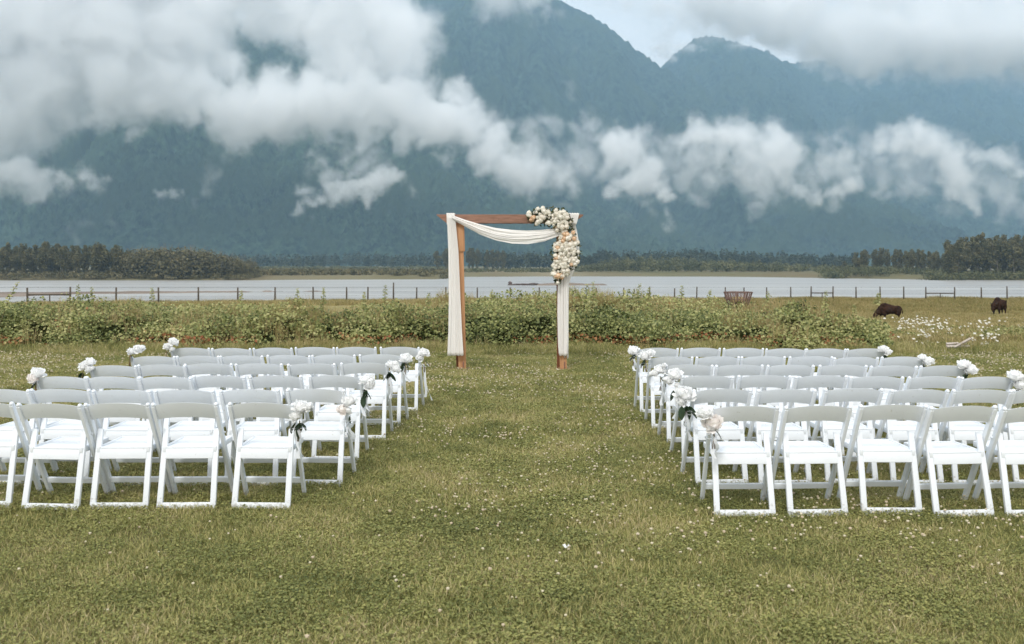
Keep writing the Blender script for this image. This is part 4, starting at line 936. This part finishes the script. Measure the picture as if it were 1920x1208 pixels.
def knee(bm):
    a = A(862, 419, -.055); b = A(865, 472, -.055); bar(bm, a, b, .15, .03, bev=.008)
    bmesh.ops.scale(bm, verts=[v for v in bm.verts if v.co.z < (a.z+b.z)/2], vec=(.82, 1, 1), space=Matrix.Translation(-b))
apart('knee_board', knee, wood_)
apart('knee_board', lambda bm: bar(bm, A(1053, 419, -.055), A(1054, 470, -.055), .14, .03, bev=.008), wood_)
def beam(dy, th):
    def f(bm):
        L_, R_ = A(819, 403), A(1093, 403); zt = L_.z; zb = A(0, 419).z
        pr_ = [(L_.x, zt), (L_.x+.015, zt-.02), (A(838, 0).x, zb), (A(1072, 0).x, zb), (R_.x-.01, zt-.03), (R_.x, zt)]
        va = [bm.verts.new((x, DA+dy-th/2, z)) for x, z in pr_]; vb = [bm.verts.new((x, DA+dy+th/2, z)) for x, z in pr_]
        bm.faces.new(va); bm.faces.new(vb[::-1]); k = len(pr_)
        for i in range(k): bm.faces.new((va[i], vb[i], vb[(i+1) % k], va[(i+1) % k]))
        bmesh.ops.recalc_face_normals(bm, faces=bm.faces)
        bmesh.ops.bevel(bm, geom=list(bm.edges), offset=.004, segments=1, affect='EDGES')
    return f
apart('beam', beam(-.092, .04), wood_b); apart('beam', beam(.115, .04), wood_b)
for bx in (935, 925, 985): apart('bolt', lambda bm: bmesh.ops.create_cone(bm, cap_ends=True, segments=10, radius1=.010, radius2=.010, depth=.012, matrix=Matrix.Translation(A(bx, 411, -.117)) @ Matrix.Rotation(R(90), 4, 'X')), m_foot)

# white voile
m_cloth = noise_mat('white_voile', (.93, .915, .895), (.95, .935, .915), 60, detail=3, rough=.85, spec=.1); t = m_cloth.node_tree; p = t.nodes['Principled BSDF']
src = p.inputs['Base Color'].links[0].from_socket; tr = N(t, 'ShaderNodeBsdfTranslucent'); L(t, src, tr.inputs[0]); ms = N(t, 'ShaderNodeMixShader'); ms.inputs[0].default_value = .45
L(t, p.outputs[0], ms.inputs[1]); L(t, tr.outputs[0], ms.inputs[2]); L(t, ms.outputs[0], [n for n in t.nodes if n.type == 'OUTPUT_MATERIAL'][0].inputs[0])
drape = empty('arch_drape', (A(960, 0).x, DA, CH)); tag(drape, 'white voile drape swagged along the arch beam and hanging down both posts', 'fabric')
def sheet(name, rowsfn, nu=70, nv=40, thick=.004):
    V = np.array([[rowsfn(i/(nu-1), j/(nv-1)) for i in range(nu)] for j in range(nv)], float)-np.array(drape.location)
    me = mesh_np(name, V, grid_faces(nv, nu), smooth=True); o = link(name, me, m_cloth, drape)
    md = o.modifiers.new('thickness', 'SOLIDIFY'); md.thickness = thick; return o
qn = random.Random(5); ph = [qn.random()*6 for _ in range(8)]
def hang(xl, xr, yy, dy, folds, amp, seed):
    "vertical cloth: xl/xr/yy are lists of photo columns against rows"
    def f(u, v):
        py = yy[0]+(yy[-1]-yy[0])*v; L_ = np.interp(py, yy, xl); R__ = np.interp(py, yy, xr)
        uu = u+.03*math.sin(u*9+seed+v*1.5); px = L_+(R__-L_)*min(max(uu, 0), 1)
        uw = u+.07*math.sin(u*7.3+seed*1.7)+.025*math.sin(v*4.1+seed+u*5); w_ = (.7+.6*math.sin(u*3.1+seed*2.3))*math.sin(uw*folds*6.283+seed+.9*math.sin(v*3+seed))+.45*math.sin(uw*folds*1.63*6.283+seed*2+v*3)+.3*math.sin(v*9+u*14+seed)*(.3+u*(1-u))
        p = A(px, py, dy+amp*w_); 
        if v > .97: p.z += .006*math.sin(u*folds*6.28)
        return tuple(p)
    return f
sheet('hanging_cloth', hang([839, 838, 840, 841, 840, 838], [853, 855, 860, 864, 867, 870], [404, 420, 470, 560, 620, 667], -.155, 4.2, .012, 1.0))
sheet('hanging_cloth', hang([1046, 1046, 1045, 1046, 1048], [1062, 1064, 1066, 1066, 1064], [470, 520, 580, 640, 667], -.115, 3.4, .011, 2.2))
sheet('hanging_cloth', hang([1066, 1070, 1073, 1072, 1058, 1051, 1054, 1058], [1076, 1081, 1085, 1087, 1078, 1067, 1066, 1066], [412, 428, 450, 475, 505, 530, 600, 672], -.04, 2.0, .010, 3.0))
def wrap(x0, x1, x2, x3):                                       # cloth folded over the beam
    def f(u, v):
        a = v*2*math.pi; c = A((x0+x1)/2, 411.2, .012); kz = .5+.5*math.cos(a); px = (x0*kz+x2*(1-kz))+((x1-x0)*kz+(x3-x2)*(1-kz))*u
        rz = .094+.004*math.sin(u*25); ry = .150+.005*math.sin(u*19+2)
        zz = max(-1, min(1, 1.35*math.cos(a))); yy_ = max(-1, min(1, 1.35*math.sin(a)))
        return (A(px, 0).x, c.y-yy_*ry, c.z+zz*rz)
    return f
sheet('beam_wrap', wrap(838, 853, 839, 854), 24, 48); sheet('beam_wrap', wrap(1066, 1086, 1073, 1079), 24, 48)
def swag(u, v):
    px = 848+(1052-848)*u
    top = np.interp(px, [848, 870, 900, 930, 960, 990, 1020, 1052], [404, 412, 421, 428, 431.5, 432.5, 431, 427])
    bot = np.interp(px, [848, 870, 900, 930, 960, 990, 1020, 1052], [412, 424, 440, 451, 457, 458, 453, 441])
    vw = v+.05*math.sin(v*8+u*3)+.03*math.sin(u*9+1); w_ = (.8+.5*math.sin(v*5+u*4))*math.sin(vw*3.3*6.283+u*4.5)+.5*math.sin(vw*6.1*6.283+1-u*6)+.25*math.sin(u*31+v*6)
    p = A(px, top+(bot-top)*v, -.15-.035*math.sin(u*math.pi)+.009*w_-.03*math.sin(v*math.pi)); return tuple(p)
sheet('swag', swag, 110, 60)

# rose garland
garland = empty('rose_garland', (A(1040, 0).x, DA, CH)); tag(garland, 'cream and peach rose garland wrapped round the right corner of the arch', 'flowers')
RR = [(6, 1.05, .12, .85), (5, .72, .12, .9), (5, .42, .1, .9), (4, .15, .05, .85)]
m_rose = petal_mat('cream_rose_petal', (.97, .94, .87), (.95, .91, .84)); m_rosep = petal_mat('peach_rose_petal', (.92, .68, .48), (.93, .80, .62)); m_rosew = petal_mat('ivory_rose_petal', (.97, .95, .88), (.94, .91, .84))
ROSE = []
for i, m_ in enumerate((m_rosew, m_rose, m_rosew, m_rosep)):
    q = bloom_mesh(40+i, .047, 20, 'rose', lo=-.2); q.materials.append(m_); ROSE.append(q)
m_gleaf = attr_mat('garland_leaves', [(0, (.03, .05, .02)), (.6, (.10, .11, .05)), (1, (.22, .19, .10))], trans=.2)
gcore = [(996, 405, 9), (1004, 412, 10), (1014, 402, 13), (1024, 410, 15), (1034, 402, 12), (1042, 412, 15), (1052, 406, 13), (1060, 414, 11), (1050, 424, 10), (1062, 426, 9), (1070, 436, 10), (1060, 440, 8), (1056, 452, 9), (1068, 450, 13), (1052, 464, 13), (1064, 466, 16), (1078, 462, 10), (1048, 476, 14), (1062, 480, 17), (1078, 476, 11), (1050, 490, 14), (1064, 494, 14), (1076, 488, 8), (1046, 502, 12), (1058, 506, 10), (1044, 514, 9), (1054, 516, 7), (1048, 524, 7), (1045, 530, 4)]
placed = []; q = random.Random(31); tries = 0
while len(placed) < 190 and tries < 16000:
    tries += 1; gx_, gy_, gr = q.choices(gcore, weights=[g_[2]**2 for g_ in gcore])[0]
    a = q.uniform(0, 6.28); rr_ = gr*math.sqrt(q.random())*.95; px = gx_+math.cos(a)*rr_; py = gy_+math.sin(a)*rr_
    sz = q.uniform(.5, 1.15)
    if any((px-b[0])**2+(py-b[1])**2 < (3.7*(sz+b[2])*.52)**2 for b in placed): continue
    placed.append((px, py, sz))
    edge = rr_/gr; p = A(px, py, -.20-.05*(1-edge**2)+q.uniform(-.02, .02))-garland.location
    kind = 3 if q.random() < (.35 if (py > 508 or 425 < py < 452 or px < 1004) else .04) else q.choice((0, 1, 2))
    link('rose', ROSE[kind], parent=garland, loc=p, rot=(R(90)+q.uniform(-.5, .3), q.uniform(-.45, .45), q.uniform(-.5, .5)), scale=(sz,)*3)
n = 1300; gi_ = np.random.RandomState(8); gc = np.array(gcore, float); k_ = gi_.choice(len(gc), n, p=gc[:, 2]**2/np.sum(gc[:, 2]**2))
a = gi_.rand(n)*6.28; rr_ = gc[k_, 2]*(.3+.95*gi_.rand(n)); Pl = np.array([tuple(A(gc[k, 0]+math.cos(aa)*r2, gc[k, 1]+math.sin(aa)*r2, -.15-.08*gi_.rand())-garland.location) for k, aa, r2 in zip(k_, a, rr_)])
nrm = gi_.normal(size=(n, 3))*.5; nrm[:, 1] -= .8; nrm /= np.linalg.norm(nrm, axis=1)[:, None]
v, f, t_ = leaves_at(Pl, nrm, .055*(.5+.8*gi_.rand(n)), gi_, gi_.rand(n)**1.5); o = link('foliage', mesh_np('foliage', v, f, t_), m_gleaf, garland); o['kind'] = 'stuff'

# ================================================================== pasture fence
m_post = noise_mat('fence_wood', (.055, .045, .035), (.13, .105, .08), 6, rough=.9, stretch=(6, 6, 1)); m_wire = mat('fence_wire', (.16, .155, .15), .5, .5)
posts = [(-30, 540), (51, 540), (132, 538), (218, 539), (297, 539), (372, 538.5), (446, 539), (516, 538.5), (587, 538), (650, 538.5), (690, 538), (738, 530), (781.5, 539), (836, 538.5), (895, 539), (956.5, 539), (1011, 539), (1067, 539.5), (1118, 540), (1169.6, 540), (1218, 537.5), (1265, 540.5), (1306.7, 538), (1360, 538.5), (1395, 539), (1437.5, 539), (1482.5, 538), (1521, 537), (1562, 537), (1605, 538), (1650, 537.5), (1694.5, 537.5), (1736, 538), (1790, 538.5), (1840, 539), (1888, 537), (1940, 538)]
fence = empty('pasture_fence', (0, 90, -1.5)); tag(fence, 'wire pasture fence on dark round posts along the river bank', 'fence')
tops = []
for i, (px, py) in enumerate(posts):
    D = float(fence_d(px)); tp = PX(px, py, D); gz_ = float(ground_z(np.array(tp.x), np.array(D))); tops.append((tp, D))
    bm = bmesh.new(); r_ = .075 if px > 1500 else .07; lean = rc.uniform(-.03, .03)
    tube(bm, [(0, 0, gz_-.3-tp.z), (lean*.5, 0, (gz_-tp.z)*.5), (lean, 0, 0)], [r_, r_*.95, r_*.85], 7)
    link('fence_post', bm_mesh('fence_post', bm, True), m_post, fence, loc=tp-fence.location-Vector((lean, 0, 0)))
zl = [1.8-43.7*d_/F for _, d_ in tops]
for dz in (-.02, -.36, -.68, -.98):
    bm = bmesh.new(); tube(bm, [Vector((t_.x, d_-.06, z_+dz))-fence.location for (t_, d_), z_ in zip(tops, zl)], .010 if dz > -.1 else .006, 4)
    link('wire', bm_mesh('wire', bm, True), m_wire, fence)
def brace(i, j, py, mid):
    (a, da), (b, db) = tops[i], tops[j]; za = PX(0, py, da).z; zb = PX(0, py, db).z
    bm = bmesh.new(); tube(bm, [Vector((a.x, da, za))-fence.location, Vector((b.x, db, zb))-fence.location], .055, 7); link('brace_rail', bm_mesh('brace_rail', bm, True), m_post, fence)
    m_ = Vector(((a.x*(1-mid)+b.x*mid), (da+db)/2, (za+zb)/2)); bm = bmesh.new(); tube(bm, [m_-fence.location+Vector((0, 0, .05)), m_-fence.location+Vector((0, 0, -.9))], .045, 6); link('prop', bm_mesh('prop', bm, True), m_post, fence)
ix = lambda px: min(range(len(posts)), key=lambda i: abs(posts[i][0]-px))
brace(ix(51), ix(132), 553, .52); brace(ix(1521), ix(1562), 549.5, .5); brace(ix(1736), ix(1790), 550, .5)

# ================================================================== hay feeder
m_rust = noise_mat('faded_red_steel', (.12, .07, .058), (.22, .14, .12), 3, rough=.8, perobj=.1); m_hay = noise_mat('old_hay', (.16, .12, .05), (.26, .19, .08), 8, rough=1, bump=.8)
DF = 80; fz = float(ground_z(np.array((1384-960)/F*DF), np.array(float(DF)))); ft = PX(0, 548, DF).z
fe = empty('hay_feeder', ((1384-960)/F*DF, DF, fz)); tag(fe, 'faded red slatted hay feeder flaring upward before the fence', 'feeder')
Hf = ft-fz; r0, r1 = .92, 1.24
for i in range(26):
    a = 2*math.pi*i/26+.06; bm = bmesh.new(); bar(bm, (math.cos(a)*r0, math.sin(a)*r0, Hf*.33), (math.cos(a)*r1, math.sin(a)*r1, Hf), .085 if i % 3 else .13, .03, up=(math.cos(a), math.sin(a), 0)); link('bar', bm_mesh('bar', bm), m_rust, fe)
for z_, r_ in ((Hf, r1), (Hf*.62, (r0+r1)/2-.03), (Hf*.33, r0), (.03, r0)):
    bm = bmesh.new(); pts_ = [(math.cos(k*math.pi/16)*r_, math.sin(k*math.pi/16)*r_, z_) for k in range(33)]; tube(bm, pts_, .04, 6, False); link('ring', bm_mesh('ring', bm, True), m_rust, fe)
bm = bmesh.new(); bmesh.ops.create_cone(bm, cap_ends=False, segments=32, radius1=r0, radius2=r0, depth=Hf*.33, matrix=Matrix.Translation((0, 0, Hf*.165))); link('skirt', bm_mesh('skirt', bm, True), m_rust, fe)
bm = bmesh.new(); bmesh.ops.create_icosphere(bm, subdivisions=3, radius=.8)
for v in bm.verts: v.co.z = v.co.z*.62+Hf*.42; v.co += Vector((rc.uniform(-.06, .06), rc.uniform(-.06, .06), rc.uniform(-.05, .05)))
link('hay', bm_mesh('hay', bm), m_hay, fe)

# ================================================================== bison
m_bison = noise_mat('bison_coat', (.012, .008, .007), (.045, .026, .018), 5, rough=.95, spec=.05, bump=.8, bscale=30, c3=(.045, .024, .016), scale3=1.6)
m_horn = mat('bison_horn', (.05, .045, .04), .5)
def bison_body(h):
    "one continuous body facing -X: overlapping masses fused by a voxel remesh; h lowers or lifts the head"
    bm = bmesh.new()
    def ell(c, r): bmesh.ops.create_icosphere(bm, subdivisions=3, radius=1, matrix=Matrix.Translation(c) @ Matrix.Diagonal((*r, 1)))
    def limb(pts):
        for (a, ra), (b, rb) in zip(pts, pts[1:]):
            a, b = Vector(a), Vector(b); n = max(2, int((b-a).length/(.5*min(ra, rb))))
            for k in range(n+1): u = k/n; r_ = ra+(rb-ra)*u; ell(a.lerp(b, u), (r_, r_, r_))
    ell((.86, 0, 1.10), (.42, .31, .38)); ell((.40, 0, 1.02), (.58, .37, .42)); ell((-.15, 0, 1.02), (.52, .40, .50)); ell((-.32, 0, 1.36), (.46, .24, .40))
    ell((.20, 0, 1.20), (.72, .29, .34)); ell((0, 0, 1.36), (.45, .22, .28)); ell((-.62, 0, 1.04), (.36, .32, .46)); ell((-.88, 0, .98+h*.4), (.28, .26, .34)); ell((-1.14, 0, .86+h), (.22, .21, .27)); ell((-1.04, 0, 1.06+h*.8), (.17, .20, .17))
    ell((-1.28, 0, .66+h), (.16, .15, .20)); ell((-1.37, 0, .53+h), (.11, .11, .12))
    for s in (-1, 1):
        ell((-1.0, s*.27, .98+h*.8), (.05, .12, .05))
        d = .09*s
        ell((-.46, s*.20, .76), (.19, .14, .34)); limb([((-.48-d, s*.20, .62), .13), ((-.49-d*1.3, s*.20, .36), .095), ((-.47-d*1.6, s*.20, .10), .062), ((-.49-d*1.7, s*.20, .03), .075)])
        ell((.88, s*.17, .84), (.28, .15, .36)); limb([((.84+d, s*.19, .66), .15), ((1.03+d, s*.19, .42), .082), ((1.00+d*1.4, s*.19, .12), .058), ((.97+d*1.4, s*.19, .03), .072)])
    me = bm_mesh('body_source', bm); o = bpy.data.objects.new('body_source', me); C.objects.link(o)
    a_ = o.modifiers.new('r', 'REMESH'); a_.mode = 'VOXEL'; a_.voxel_size = .032; a_.use_smooth_shade = True
    b_ = o.modifiers.new('s', 'SMOOTH'); b_.iterations = 14; b_.factor = .6
    dg = bpy.context.evaluated_depsgraph_get(); m2 = bpy.data.meshes.new_from_object(o.evaluated_get(dg)); m2.name = 'body'
    bpy.data.objects.remove(o); return m2
def bison(loc, rz, label, head=0.0, scale=1.0, tail='down', squash=1.0):
    e = empty('bison', loc, rz); e.scale = (scale, scale, scale*squash); tag(e, label, 'bison', 'bison in the pasture')
    link('body', bison_body(head), m_bison, e)
    bm = bmesh.new(); bmesh.ops.create_icosphere(bm, subdivisions=2, radius=.15, matrix=Matrix.Translation((-1.20, 0, .50+head)) @ Matrix.Diagonal((.7, .7, 1.3, 1)))
    for v in bm.verts: v.co += Vector((rc.uniform(-.01, .01), rc.uniform(-.01, .01), rc.uniform(-.03, .01)))
    link('beard', bm_mesh('beard', bm, True), m_bison, e)
    for s in (-1, 1):
        bm = bmesh.new(); tube(bm, [(-1.06, s*.17, 1.08+head*.8), (-1.08, s*.29, 1.11+head*.8), (-1.08, s*.33, 1.24+head*.8)], [.045, .035, .010], 7); link('horn', bm_mesh('horn', bm, True), m_horn, e)
    bm = bmesh.new()
    tp = [(1.22, 0, 1.18), (1.38, 0, 1.32), (1.50, 0, 1.42), (1.56, 0, 1.30), (1.57, 0, 1.12)] if tail == 'up' else [(1.24, 0, 1.18), (1.33, 0, 1.0), (1.34, 0, .8), (1.33, 0, .58)]
    tube(bm, tp, [.035, .025, .03, .055, .02] if tail == 'up' else [.035, .025, .045, .015], 6); link('tail', bm_mesh('tail', bm, True), m_bison, e)
def gz(px, D): return float(ground_z(np.array((px-960)/F*D), np.array(float(D))))
D = 82; bison(((1873-960)/F*D, D, gz(1873, D)-.05), R(38), 'dark bison standing with raised tail at the right edge of the pasture', .05, .95, 'up')
D = 68; bison(((1665-960)/F*D, D, gz(1665, D)-.10), R(4), 'dark bison grazing head down behind the weeds', -.34, .84, squash=.88)
D = 76; bison(((1490-960)/F*D, D, gz(1490, D)-.30), R(-6), 'brown bison mostly hidden by the thicket right of the hay feeder', -.2, .80)
D = 74; bison(((1388-960)/F*D, D, gz(1388, D)), R(10), 'small black bison calf half hidden by the thicket below the hay feeder', -.1, .56)

# ================================================================== weathered boards and a petal
m_grey = noise_mat('silvered_board', (.29, .25, .22), (.46, .41, .37), 4, detail=6, rough=.9, stretch=(1, 8, 8), perobj=.12)
bp = PX(1797, 660, 18.7); bp.z = float(ground_z(np.array(bp.x), np.array(18.7)))
e = empty('board_pile', bp); tag(e, 'small pile of silvered old boards at the lawn edge on the right', 'boards')
for (a, b, w_) in (((-.24, .0, .10), (.26, .05, .10), .13), ((-.14, -.10, .09), (.24, -.02, .27), .08), ((-.02, .08, .08), (.28, .12, .09), .12), ((-.22, .06, .15), (.05, .1, .16), .09)):
    bm = bmesh.new(); bar(bm, a, b, w_*.6, .03, up=(0, -.5, 1), bev=.003); link('board', bm_mesh('board', bm), m_grey, e)
pp = PX(1060, 1043, 5.58); pp.z = float(ground_z(np.array(pp.x), np.array(pp.y)))+.05
bm = bmesh.new(); petal(bm, Matrix.Rotation(R(80), 4, 'Y'), .045, .03, .3); o = link('petal', bm_mesh('petal', bm, True), m_peony, loc=pp, rot=(0, 0, 1.2)); tag(o, 'single fallen white petal on the near lawn below the aisle', 'petal')
